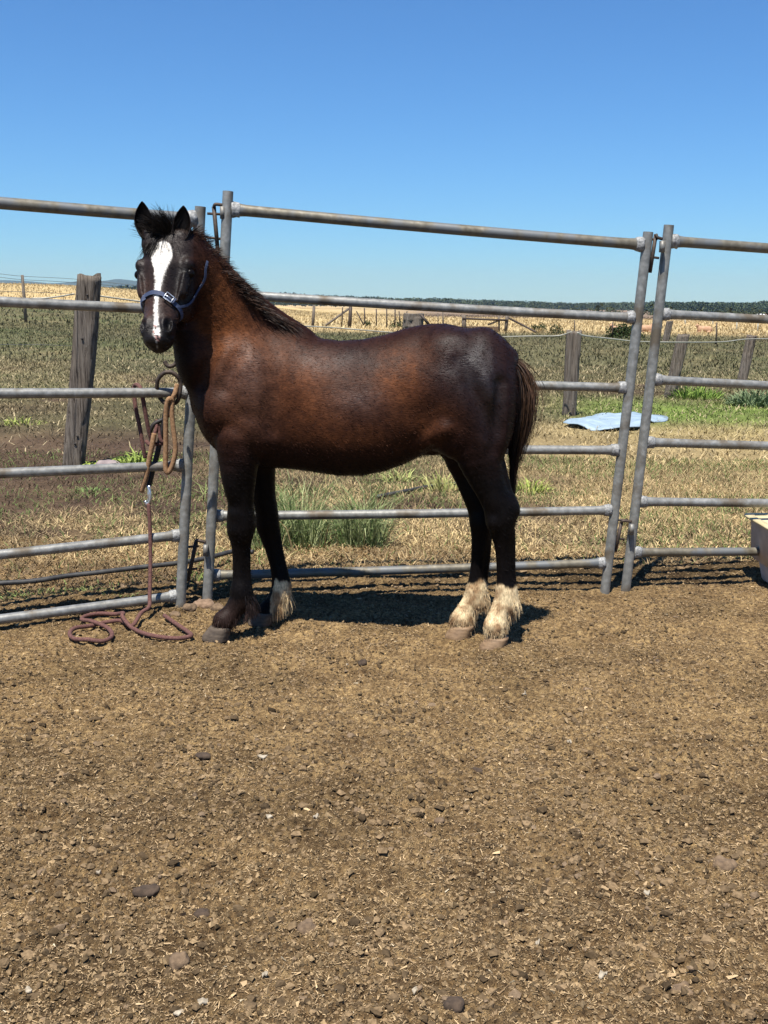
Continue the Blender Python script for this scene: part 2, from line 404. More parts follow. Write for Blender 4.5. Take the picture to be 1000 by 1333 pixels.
    # grooves
    Fd.seg(P(358, 455, 4.235), P(352, 560, 4.235), .014, .02, 1, .06, sub=True); Fd.seg(P(300, 540, 4.225), P(345, 548, 4.235), .01, .01, 1, .04, sub=True); Fd.seg(P(318, 440, 4.27), P(290, 505, 4.25), .01, .012, 1, .05, sub=True)
    Fd.seg(P(275, 455, 4.28), P(262, 500, 4.30), .01, .012, 1, .05, sub=True)
    # ---- head, in its own frame: a down the face, n out of the face, s to the viewer's right
    Hp = P(214, 299, 4.235); Hm = P(199.5, 434, 4.03)
    a = Hm-Hp; L = np.linalg.norm(a); a /= L
    n = np.array([-.13, -1.0, .1]); n -= a*(n@a); n /= np.linalg.norm(n); s = np.cross(n, a); s = s if s[0] > 0 else -s
    ts = np.array([-.08, 0, .12, .22, .33, .43, .53, .63, .73, .83, .92, 1.0, 1.05, 1.09])
    wf = np.array([.062, .088, .096, .106, .114, .106, .095, .082, .069, .061, .063, .059, .047, .02])*1.0
    dp = np.array([.10, .14, .18, .21, .235, .235, .215, .172, .128, .104, .100, .092, .07, .04])
    fo = np.array([-.03, -.008, .004, .008, .008, .004, .0, -.003, -.004, -.004, -.004, -.012, -.025, -.045])
    def head(x, y, z):
        q = (x-Hp[0], y-Hp[1], z-Hp[2])
        ta = (q[0]*a[0]+q[1]*a[1]+q[2]*a[2])/L; tn = q[0]*n[0]+q[1]*n[1]+q[2]*n[2]; tt = q[0]*s[0]+q[1]*s[1]+q[2]*s[2]
        w = np.interp(ta, ts, wf); d = np.interp(ta, ts, dp); f = np.interp(ta, ts, fo)
        c = f-d/2; u = (tn-c)/(d/2)
        wl = w*(1-np.interp(ta, [.3, .45, .8, .95], [.22, .36, .36, .22])*np.clip(u, 0, 1)**1.6)
        nn = 2.4
        r = (np.abs(u)**nn+(np.abs(tt)/wl)**nn)**(1/nn)
        return np.maximum((r-1)*np.minimum(w, d/2)*.9, np.maximum(ts[0]-ta, ta-ts[-1])*L)
    Fd.put(head, np.minimum(Hp, Hm)-.24, np.maximum(Hp, Hm)+.25, .03)
    def Hd(t, ss_, nn): return Hp+a*L*t+s*ss_+n*nn
    RR = np.array([s, n, a])
    for sg in (-1, 1):
        Fd.ell(Hd(.50, sg*.060, -.14), (.038, .075, .095), .03, R=RR)              # jowl
        Fd.ell(Hd(.30, sg*.094, -.042), (.020, .030, .026), .02, R=RR)            # brow
        Fd.ell(Hd(.375, sg*.112, -.050), (.022, .026, .020), .015, R=RR, sub=True)   # eye socket
        Fd.ell(Hd(.44, sg*.085, -.045), (.018, .02, .07), .025, R=RR)              # facial crest
        Fd.ell(Hd(.90, sg*.040, -.022), (.026, .026, .040), .015, R=RR)            # nostril wing
        Fd.ell(Hd(.905, sg*.050, -.006), (.013, .024, .028), .008, R=RR, sub=True)  # nostril
        Fd.ell(Hd(.62, sg*.062, .002), (.018, .018, .09), .03, R=RR, sub=True); Fd.ell(Hd(.17, sg*.062, .004), (.020, .014, .035), .03, R=RR, sub=True); Fd.seg(Hd(.42, sg*.088, -.022), Hd(.66, sg*.066, -.035), .006, .004, 1, .012)
    Fd.ell(Hd(1.02, 0, -.035), (.042, .032, .028), .02, R=RR)      # upper lip
    Fd.ell(Hd(1.02, 0, -.078), (.034, .026, .026), .015, R=RR)     # lower lip, chin
    Fd.ell(Hd(.96, 0, -.088), (.032, .03, .03), .015, R=RR)
    Fd.seg(Hd(1.055, -.045, -.052), Hd(1.055, .045, -.052), .004, .004, 1, .006, sub=True)
    for sg, tip, base, mid in ((-1, (185, 263), (194, 310), (186, 288)), (1, (239, 268.5), (235, 316), (238.5, 293))):
        Yb = 4.24
        B = P(*base, Yb); Mi = P(*mid, Yb+.005); T = P(*tip, Yb+.0)
        EARS.append((B, Mi, T)); Fd.seg(B-[0, 0, .02], B*.72+Mi*.28, .030, .021, .9, .03); continue
        ax = (T-B)/np.linalg.norm(T-B); sx = np.cross(ax, [0, 1, 0]); sx /= np.linalg.norm(sx); yy = np.cross(ax, sx)
        Fd.ell(Mi*.92+T*.08+np.array([0, -.026, .0]), (.021, .022, .058), .008, R=np.array([sx, yy, ax]), sub=True)
    V, F = Fd.mesh()
    keep = V[:, 2] > -.01
    N = vnormals(V, F)
    # ---------------- coat colour pattern, with shade on neck, belly and face painted in
    px, py = proj(V); Y = V[:, 1]
    q = V-Hp; ta = q@a/L; tn = q@n; tt = q@s
    ishead = (ta > -.15) & (ta < 1.3) & (np.abs(tt) < .13) & (tn > -.2) & (Y < 4.3+.12*(ta < .1)) & (px < 252)
    nz = fbm(px/9, py/9, 4, 3); nz2 = fbm(px/34, py/34, 3, 9); fine = fbm(px/2.5, py/2.5, 2, 5)
    dark = np.array([.0155, .0062, .0045]); brown = np.array([.108, .0375, .0130]); black = np.array([.0036, .0027, .0026]); taupe = np.array([.050, .029, .021])
    def blob(cx, cy, rx, ry): return np.exp(-(((px-cx)/rx)**2+((py-cy)/ry)**2))
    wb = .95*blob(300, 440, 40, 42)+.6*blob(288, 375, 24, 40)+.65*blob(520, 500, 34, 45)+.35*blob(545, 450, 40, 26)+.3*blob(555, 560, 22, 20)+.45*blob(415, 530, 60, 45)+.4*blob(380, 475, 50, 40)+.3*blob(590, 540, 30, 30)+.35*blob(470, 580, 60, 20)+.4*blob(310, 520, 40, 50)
    wb = wb*np.where(px > 385, ss(420, 478, py), 1)*(1-.75*ss(565, 600, py)); wb = np.clip(wb*(.3+1.35*nz), 0, 1)  # dark topline of the coat; belly darkened as painted underside shade
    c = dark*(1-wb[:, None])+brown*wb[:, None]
    tp = np.clip(.5*blob(335, 500, 28, 70)+.5*blob(455, 520, 38, 22)+.4*blob(290, 500, 22, 40), 0, 1)*(.5+nz)
    tp = np.clip(tp, 0, 1); c = c*(1-tp[:, None]*.6)+taupe*tp[:, None]*.6
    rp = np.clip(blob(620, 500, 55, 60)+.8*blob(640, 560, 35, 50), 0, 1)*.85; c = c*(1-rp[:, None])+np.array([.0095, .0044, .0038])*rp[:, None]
    lg = np.maximum(ss(572, 632, py+20*(nz-.5)), .75*ss(262, 244, px)*(py > 430)); leg_neck_shade = lg*(py > 430)  # black legs, plus the shade on the neck front painted into the coat
    c = c*(1-leg_neck_shade[:, None])+black*leg_neck_shade[:, None]
    hm = ishead*1.0
    hc = np.array([.019, .0125, .0105])*(1-.55*ss(.01, .06, tt)*ss(.2, .5, ta))[:, None]+0*c  # viewer's right of the face painted darker as its shaded side
    hb = np.clip(.8*np.exp(-((ta-.62)/.22)**2)*(tt < .0)+.6*np.exp(-((ta-.75)/.12)**2), 0, 1)*nz
    hc = hc*(1-hb[:, None])+np.array([.055, .028, .02])*hb[:, None]
    bl = np.array([.006, .005, .005]); hc = hc*(1-.7*ss(.0, -.06, ta))[:, None]
    mz = ss(.8, .95, ta)*(.6+.5*nz); mz = np.clip(mz, 0, 1)*.9; hc = hc*(1-mz[:, None])+bl*mz[:, None]
    ey = np.exp(-(((ta-.38)/.07)**2+((np.abs(tt)-.105)/.035)**2)); hc = hc*(1-.85*ey[:, None])
    for sg in (-1, 1): no = np.exp(-(((ta-.905)/.055)**2+((tt-sg*.050)/.013)**2)); hc = hc*(1-.85*no[:, None])
    hmask = ishead*ss(254, 243, px+.0*py)*ss(-.2, -.12, tn)
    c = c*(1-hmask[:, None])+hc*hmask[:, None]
    # blaze
    jag = (fine-.5)*4.0
    cx = np.interp(py, [314, 332, 350, 372, 400, 418, 442], [213, 211, 208.5, 205.5, 203, 203.5, 204.5])
    bw = np.interp(py, [313, 317, 324, 333, 342, 352, 362, 375, 388, 395, 404, 418, 424, 436, 444], [0, 8, 12, 13.5, 11, 7.2, 5.0, 3.8, 2.6, 2.2, 2.4, 2.6, 3.6, 4.8, 0])
    blz = ishead & (np.abs(px-cx+(fine-.5)*2) < bw+jag*.3) & (py > 312) & (N@n > .15)
    bsoft = ss(1.4, -1.0, np.abs(px-cx+(fine-.5)*2)-bw-jag*.25)*ishead*(py > 312)*ss(.1, .3, N@n); c = c*(1-bsoft[:, None])+np.array([.60, .57, .52])*bsoft[:, None]
    pink = blz & (py > 424) & (nz+.3*(fine-.5) > .42); c[pink] = np.array([.30, .16, .14])
    gap = blz & (py > 424) & (fine > .6); c[gap] = bl*2
    # socks
    def sockmask(cx0, cx1, y0, jagamp):
        m = (px > cx0) & (px < cx1); e = y0+jagamp*(fbm(px/5, Y*40, 3, 21)-.5)*2
        return m*ss(-2, 3, py-e)
    near_h = sockmask(626, 690, 763, 9)*(Y < 4.35); far_h = sockmask(575, 640, 757, 9)*(Y >= 4.35); far_f = sockmask(352, 390, 756, 9)*(Y > 4.5)*(px+.25*(py-800) > 347)
    wm = np.clip(near_h+far_h+far_f, 0, 1)
    cream = np.array([.58, .455, .27]); dirty = np.array([.25, .155, .08]); mixn = np.clip(nz*2.6-.85, 0, 1)[:, None]
    sc = cream*(1-mixn)+dirty*mixn
    c = c*(1-wm[:, None])+sc*wm[:, None]
    nf = (px < 345) & (py > 780) & (Y < 4.5); cc = np.array([.03, .017, .013]); w = (ss(770, 805, py)*nf*.6)[:, None]; c = c*(1-w)+cc*w
    c *= (.8+.4*fine)[:, None]
    gl = np.clip(.38*blob(612, 475, 38, 42)+.35*blob(640, 520, 18, 60)+.35*blob(315, 495, 30, 45)+.10*blob(430, 470, 60, 25)+.3*blob(470, 525, 40, 20), 0, 1)*np.clip(1.5*nz+.1, 0, 1.3); gl = np.where(ishead, .15, gl)*(1-wm)
    c = np.concatenate([c, np.clip(gl, 0, 1)[:, None]], 1)
    return V, F, N, c, dict(Hp=Hp, a=a, n=n, s=s, L=L, Hd=Hd, px=px, py=py, wm=wm)

def ribbons(roots, paths, width, cols, rs):
    """paths (n,k,3) -> flat tapered strands"""
    n, k, _ = paths.shape
    T = np.gradient(paths, axis=1); T /= np.linalg.norm(T, axis=2, keepdims=True)+1e-9
    rd = rs.normal(size=(n, 1, 3)); S = np.cross(T, rd); S /= np.linalg.norm(S, axis=2, keepdims=True)+1e-9
    w = (np.asarray(width).reshape(-1, 1, 1))*np.linspace(1, .25, k)[None, :, None]
    A = paths-S*w/2; B = paths+S*w/2
    V = np.stack([A, B], 2).reshape(-1, 3)
    base = (np.arange(n)*2*k)[:, None]; i = np.arange(k-1)[None, :]*2
    F = np.stack([base+i, base+i+1, base+i+3, base+i+2], -1).reshape(-1, 4)
    C = np.repeat(cols, 2*k, axis=0)
    return V, F, C

def make_coat_mat():
    m, n, l, b = mat('dark_bay_coat', .5, 0, .32)
    a = n.new('ShaderNodeVertexColor'); a.layer_name = 'col'
    def flow(sc, st):
        h_ = noise(n, l, sc, 4, stretch=(st, 1, 1)); v_ = noise(n, l, sc, 4, stretch=(1, 1, st)); tc = n.new('ShaderNodeTexCoord'); sp = n.new('ShaderNodeSeparateXYZ'); l.new(tc.outputs['Object'], sp.inputs[0])
        mr = n.new('ShaderNodeMapRange'); mr.inputs[1].default_value = .52; mr.inputs[2].default_value = .72; l.new(sp.outputs[2], mr.inputs[0]); mx = n.new('ShaderNodeMix'); l.new(mr.outputs[0], mx.inputs[0]); l.new(v_, mx.inputs[2]); l.new(h_, mx.inputs[3]); return mx.outputs[0]
    f = flow(230, .22); g = flow(520, .15); big = noise(n, l, 14, 5)
    v = ramp(n, l, f, [(.3, (.6,)*3), (.7, (1.4,)*3)])
    v2 = ramp(n, l, big, [(.3, (.8,)*3), (.7, (1.2,)*3)])
    c = mix(n, l, a.outputs[0], v, 1.0, 'MULTIPLY'); c = mix(n, l, c, v2, 1.0, 'MULTIPLY')
    l.new(c, b.inputs['Base Color'])
    l.new(ramp(n, l, big, [(.3, (.38,)*3), (.7, (.52,)*3)]), b.inputs['Roughness'])
    ad = n.new('ShaderNodeMath'); ad.operation = 'ADD'; l.new(f, ad.inputs[0]); l.new(g, ad.inputs[1])
    bump(n, l, b, ad.outputs[0], .0016, .7)
    sg = n.new('ShaderNodeMath'); sg.operation = 'MULTIPLY_ADD'; l.new(a.outputs['Alpha'], sg.inputs[0]); sg.inputs[1].default_value = .75; sg.inputs[2].default_value = .07; l.new(sg.outputs[0], b.inputs['Specular IOR Level'])
    b.inputs['Sheen Weight'].default_value = .0; b.inputs['Sheen Roughness'].default_value = .4
    return m

def horse():
    root = empty('horse', tuple(G(470, 825)))
    tag(root, 'dark bay young horse with white blaze and pale hind socks, standing side on', 'horse')
    V, F, N, c, h = build_horse()
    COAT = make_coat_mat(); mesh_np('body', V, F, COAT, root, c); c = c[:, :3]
    BVH['tree'] = BVHTree.FromPolygons([tuple(v) for v in V], [tuple(int(q) for q in f) for f in F])
    rs = np.random.default_rng(11); Hd = h['Hd']; a, n, s = h['a'], h['n'], h['s']
    hair = M['hair']
    # eyes
    for sg in (-1, 1):
        C = Hd(.372, sg*.1005, -.050); mb = MB()
        th, ph = np.meshgrid(np.linspace(0, np.pi, 9), np.linspace(0, 2*np.pi, 16, endpoint=False), indexing='ij')
        mb_v = C+.0185*np.stack([np.sin(th)*np.cos(ph), np.sin(th)*np.sin(ph), np.cos(th)], -1).reshape(-1, 3)
        i, j = np.meshgrid(np.arange(8), np.arange(16), indexing='ij'); j2 = (j+1) % 16
        mb.add(mb_v, np.stack([i*16+j, (i+1)*16+j, (i+1)*16+j2, i*16+j2], -1).reshape(-1, 4)); mb.build('eye', M['eye'], root)
    # ears: cupped leaves open to the front
    for B, Mi, T in EARS:
        ax = (T-B); H_ = np.linalg.norm(ax); ax /= H_; sx = np.cross(ax, [0, 1, 0]); sx /= np.linalg.norm(sx); bk_ = np.cross(sx, ax); bk_ = bk_ if bk_[1] > 0 else -bk_
        nu, nv = 16, 15; VV = []; CC = []
        bow = Mi-(B+T)/2; bow = bow-ax*(bow@ax)
        for lay, th_ in ((0, .0), (1, .0045)):
            for i in range(nu):
                u = i/(nu-1); w_ = .0335*(np.interp(u, [0, .15, .4, .6, .8, .93, 1], [.62, .82, 1.0, .93, .62, .28, .02])); am = math.radians(np.interp(u, [0, .3, 1], [150, 112, 75]))
                for j in range(nv):
                    ph = am*(2*j/(nv-1)-1); r_ = w_/max(math.sin(min(am, math.pi/2)), .5)+th_*(1-.6*u)
                    c_ = B+ax*(H_*1.02*u)+bow*4*u*(1-u)*.5-bk_*.35*w_
                    VV.append(c_+sx*r_*math.sin(ph)+bk_*r_*math.cos(ph)*.8); e_ = abs(2*j/(nv-1)-1); CC.append([.0035, .0026, .0024, .05] if lay == 0 and e_ < .8 else [.010, .0065, .0055, .15])
        VV = np.array(VV); i, j = np.meshgrid(np.arange(nu-1), np.arange(nv-1), indexing='ij'); q0 = np.stack([i*nv+j, i*nv+j+1, (i+1)*nv+j+1, (i+1)*nv+j], -1).reshape(-1, 4); o_ = nu*nv
        k_ = np.arange(nu-1); s1 = np.stack([k_*nv, (k_+1)*nv, (k_+1)*nv+o_, k_*nv+o_], -1); s2 = s1+np.array([nv-1]*4); kt = np.arange(nv-1)+(nu-1)*nv; s3 = np.stack([kt, kt+1, kt+1+o_, kt+o_], -1)
        mesh_np('ear', VV, np.concatenate([q0, q0[:, ::-1]+o_, s1, s2, s3]), COAT, root, np.array(CC))
    # hooves
    def hoof(cx, cy, Y, r, m, dirx=-1):
        g = G(cx, cy); ctr = np.array([g[0], Y, 0.0]); rings = []
        nseg = 24; th = np.linspace(0, 2*np.pi, nseg, endpoint=False)
        for z, sc, sh in ((-.01, 1.06, -.006), (.0, 1.06, -.006), (.012, 1.04, -.003), (.03, .97, .004), (.05, .90, .012), (.06, .84, .016), (.064, .55, .016)):
            ex = np.where(np.cos(th)*dirx > 0, 1.12, .82)
            rings.append(np.stack([ctr[0]+sh*(-dirx)+r*sc*np.cos(th)*ex, ctr[1]+r*sc*.92*np.sin(th), np.full(nseg, z*.78*r/.055)], -1))
        k = len(rings); V = np.concatenate(rings+[[[ctr[0]-dirx*.016, ctr[1], .064*.78*r/.055]]])
        i, j = np.meshgrid(np.arange(k-1), np.arange(nseg), indexing='ij'); j2 = (j+1) % nseg
        F4 = np.stack([i*nseg+j, i*nseg+j2, (i+1)*nseg+j2, (i+1)*nseg+j], -1).reshape(-1, 4)
        F3_ = np.stack([(k-1)*nseg+np.arange(nseg), (k-1)*nseg+(np.arange(nseg)+1) % nseg, np.full(nseg, k*nseg)], -1)
        return mesh_np('hoof', V, [F4, F3_], m, root)
    hoof(287, 826, 4.34, .056, M['hoof_dark']); hoof(344, 806, 4.57, .052, M['hoof_dark'])
    hoof(643, 836, 4.245, .053, M['hoof_pale']); hoof(599, 822, 4.40, .053, M['hoof_pale'])
    # mane
    cr = [(243, 301, 4.28), (258, 322, 4.31), (278, 346, 4.35), (300, 370, 4.38), (322, 391, 4.41), (345, 408, 4.43), (372, 422, 4.44)]
    crp = smooth_path([P(*q) for q in cr], 10); nst = 4200
    t = rs.random(nst)**.9*(len(crp)-1.001); i = t.astype(int); root_p = crp[i]*(1-(t-i)[:, None])+crp[i+1]*(t-i)[:, None]
    u = t/(len(crp)-1)
    side = rs.normal(size=nst)*.018; root_p = root_p+np.stack([rs.normal(size=nst)*.004, side, rs.normal(size=nst)*.006-.012], -1)
    ln = (.062+.03*u)*(.6+.6*rs.random(nst)); k = 7
    d0 = np.stack([.55+.3*rs.random(nst)+.15*u, -.05+side*8+.2*rs.normal(size=nst)-.45*u**2, .95-.75*u**1.5+.2*rs.normal(size=nst)], -1)
    clump = np.floor(t*1.6+rs.normal(size=nst)*.2); cd = np.random.default_rng(5).normal(size=(400, 3))*.22; d0 += cd[clump.astype(int) % 400]
    d0 /= np.linalg.norm(d0, axis=1)[:, None]; paths = np.zeros((nst, k, 3)); p = root_p.copy(); d = d0.copy()
    for j in range(k):
        paths[:, j] = p; d = d+np.array([.10, -.03, -.13])*(.6+1.1*u[:, None]); d /= np.linalg.norm(d, axis=1)[:, None]; p = p+d*(ln/(k-1))[:, None]
    cb = np.array([.0085, .006, .0052])[None]*np.ones((nst, 1)); br = rs.random(nst) < .5; cb[br] = np.array([.042, .021, .013]); gr = rs.random(nst) < .04; cb[gr] = [.05, .04, .034]
    Vv, Ff, Cc = ribbons(None, paths, .0028*(.6+.8*rs.random(nst)), cb*(.6+.8*rs.random((nst, 1))), rs)
    tag(mesh_np('mane', Vv, Ff, hair, root, Cc), kind=None)
    # forelock
    nst = 1900; sx = rs.normal(size=nst)*.030; root_p = np.array([Hd(-.05+.13*rs.random(), x, -.004-.012*rs.random()-10*x*x) for x in sx])
    up = rs.random(nst) < .55
    d = np.where(up[:, None], np.stack([-.55+.45*rs.normal(size=nst), -.35+.25*rs.normal(size=nst), 1.0+0*sx], -1), a*1.0+n*.35+s*(rs.normal(size=nst)*.45-.45)[:, None])
    d /= np.linalg.norm(d, axis=1)[:, None]; ln = np.where(up, .05+.06*rs.random(nst), .05+.06*rs.random(nst)); paths = np.zeros((nst, k, 3)); p = root_p
    for j in range(k):
        paths[:, j] = p; d = d+np.where(up[:, None], np.array([-.03, 0, -.08]), np.array([0, -.03, -.1])); d /= np.linalg.norm(d, axis=1)[:, None]; p = p+d*(ln/(k-1))[:, None]
    Vv, Ff, Cc = ribbons(None, paths, .0026*(.6+.6*rs.random(nst)), np.array([[.008, .006, .005]])*(.5+1.5*rs.random((nst, 1))), rs)
    mesh_np('forelock', Vv, Ff, hair, root, Cc)
    # tail
    nst = 3600; k = 12; v = rs.random(nst)
    ca = smooth_path([P(648, 455, 4.365), P(668, 474, 4.365), P(675, 505, 4.36), P(673.5, 545, 4.36), P(669, 590, 4.36), P(665, 650, 4.36)], 12)
    st = rs.random(nst)**1.4*.33; en = np.clip(st+.45+.4*rs.random(nst)**.8, 0, 1); sp = rs.normal(size=(nst, 2))
    offs = np.stack([sp[:, 0]*.0125+.004*np.abs(sp[:, 0]), sp[:, 1]*.017, 0*st], -1); wav = rs.random(nst)*6.28
    paths = np.zeros((nst, k, 3))
    for j in range(k):
        f = st+(en-st)*j/(k-1); fi = f*(len(ca)-1.001); ii = fi.astype(int); c0 = ca[ii]*(1-(fi-ii)[:, None])+ca[ii+1]*(fi-ii)[:, None]
        wdt = (.45+1.3*np.sin(np.clip(f*1.15, 0, 1)*3.14)**.7)[:, None]*(1 if True else 0)
        paths[:, j] = c0+offs*wdt*min(1, .35+j*.12)+np.stack([.003*np.sin(wav+j*.5), .003*np.cos(wav+j*.4), 0*f], -1)
    cb = np.array([[.009, .006, .005]])*np.ones((nst, 1)); br = (sp[:, 0]+.4*rs.normal(size=nst) > .55); cb[br] = [.052, .028, .016]
    Vv, Ff, Cc = ribbons(None, paths, .003*(.6+.8*rs.random(nst)), cb*(.6+.8*rs.random((nst, 1))), rs)
    mesh_np('tail', Vv, Ff, hair, root, Cc)
    # feather on the socks and fetlocks, and short coat hair over the whole body
    px, py, wm = h['px'], h['py'], h['wm']
    def strands(idx, ln, lift, down, wid, name, kk=4, bright=1.0, back=.0, mt=None):
        m = len(idx); p = V[idx]+rs.normal(size=(m, 3))*.002; d = N[idx]*lift+np.array([back, 0, -down])+rs.normal(size=(m, 3))*.18
        d /= np.linalg.norm(d, axis=1)[:, None]; ps = np.zeros((m, kk, 3)); L_ = ln*(.5+.9*rs.random(m))
        for j in range(kk):
            ps[:, j] = p; d = d+np.array([0, 0, -.25*down]); d /= np.linalg.norm(d, axis=1)[:, None]; p = p+d*(L_/(kk-1))[:, None]
        ps[:, :, 2] = np.maximum(ps[:, :, 2], .008)
        Vv, Ff, Cc = ribbons(None, ps, wid*(.6+.8*rs.random(m)), c[idx]*bright*(.7+.6*rs.random((m, 1))), rs)
        return mesh_np(name, Vv, Ff, mt or hair, root, Cc)
    allv = np.arange(len(V))
    back = N[:, 0] > .35
    for lo_, hi_, y_lo, y_hi in ((626, 695, 0, 4.35), (575, 645, 4.35, 4.5), (340, 392, 4.5, 4.8)):
        f_h = allv[(wm > .5) & back & (py > 772) & (py < 815) & (px > lo_) & (px < hi_) & (V[:, 1] > y_lo) & (V[:, 1] <= y_hi)]
        if len(f_h): strands(rs.choice(f_h, 170 if lo_ != 340 else 320), .034 if lo_ != 340 else .050, .35, .9, .0024, 'feather', 5, 1.05)
    f_f = allv[(px > 318) & (px < 340) & (py > 775) & (py < 815) & back & (Y_of(V) < 4.5)]
    if len(f_f): strands(rs.choice(f_f, 500), .045, .4, .9, .0024, 'feather', 5, 2.6)
    sk = allv[wm > .5]; strands(rs.choice(sk, 4500), .009, .16, .95, .0018, 'sock_hair', 3, 1.05)
    low = allv[(V[:, 2] > .03) & (V[:, 2] < .085) & (wm > .3)]; strands(rs.choice(low, 1500), .022, .30, 1.0, .0020, 'coronet_hair', 4, 1.0)
    low = allv[(V[:, 2] > .03) & (V[:, 2] < .10) & (wm < .3)]; strands(rs.choice(low, 900), .020, .25, 1.0, .0020, 'coronet_hair', 4, 1.6)
    bod = allv[(wm < .3) & (V[:, 2] > .12)]
    tag(strands(rs.choice(bod, 42000), .009, .16, .35, .0015, 'coat_hair', 2, 1.1, .75, M['fur']), kind='stuff')
    return root, h
def Y_of(V): return V[:, 1]

horse_root, HH = horse()


# ------------------------------------------------------------------ ground
def terr(x, y):
    x = np.asarray(x, float); y = np.asarray(y, float)
    rise = 3.9*ss(5, 52, -x)*ss(28, 172, y)*(1-.9*ss(185, 420, y))
    z = rise + (.05*(fbm(x/3.1, y/3.1, 3, 41)-.5)+.10*(fbm(x/14, y/14, 2, 44)-.5)*ss(8, 30, y))*ss(5.6, 8, y)
    far = -7*ss(60, 1300, y)
    edge = .05*ss(-.1, .1, y-fence_y(x)-.35)*(1-ss(6, 8, y))
    return z+far+edge*0
def fence_y(x):
    """depth of the line of cattle panels at x"""
    return np.interp(x, [-2.9, -1.05, -.93, 1.12, 1.24, 3.4], [3.75, 4.80, 4.87, 5.28, 5.30, 5.75])
def dirt_h(x, y):
    h = .042*(fbm(x/.55, y/.55, 3, 51)-.5)
    for k_ in range(46):
        r_ = np.random.default_rng(500+k_); cx, cy, an = r_.uniform(-1.9, 1.9), r_.uniform(1.8, 4.7), r_.uniform(0, 3.14); u_ = ((x-cx)*math.cos(an)+(y-cy)*math.sin(an))/.065; v_ = (-(x-cx)*math.sin(an)+(y-cy)*math.cos(an))/.048; q_ = u_*u_+v_*v_
        h = h-.013*np.exp(-q_**2)+.006*np.exp(-((np.sqrt(q_)-1.35)/.28)**2)
    tr = ss(5.6, 1.8, y)
    c = np.abs(fbm(x/.045, y/.045, 3, 52)-.5)*2; h = h+.032*(c**.8)*(.35+.9*fbm(x/.4, y/.4, 2, 55))*(.55+.6*tr); c = np.abs(fbm(x/.024, y/.024, 2, 56)-.5)*2; h = h-.011*c*(.5+fbm(x/.3, y/.3, 2, 60))
    h = h+.009*(fbm(x/.014, y/.014, 2, 53)-.5)
    h = h+.02*np.clip(fbm(x/.10, y/.08, 2, 57)-.66, 0, 1)*2.5
    # trampled ridge just outside the panels
    e = y-fence_y(x); h = h+.03*np.exp(-((e-.30)/.12)**2)*(.4+fbm(x/.12, y/.05, 3, 58))+.015*np.exp(-((e-.05)/.1)**2)*(fbm(x/.1, y/.04, 2, 59)-.3)
    return h-.012

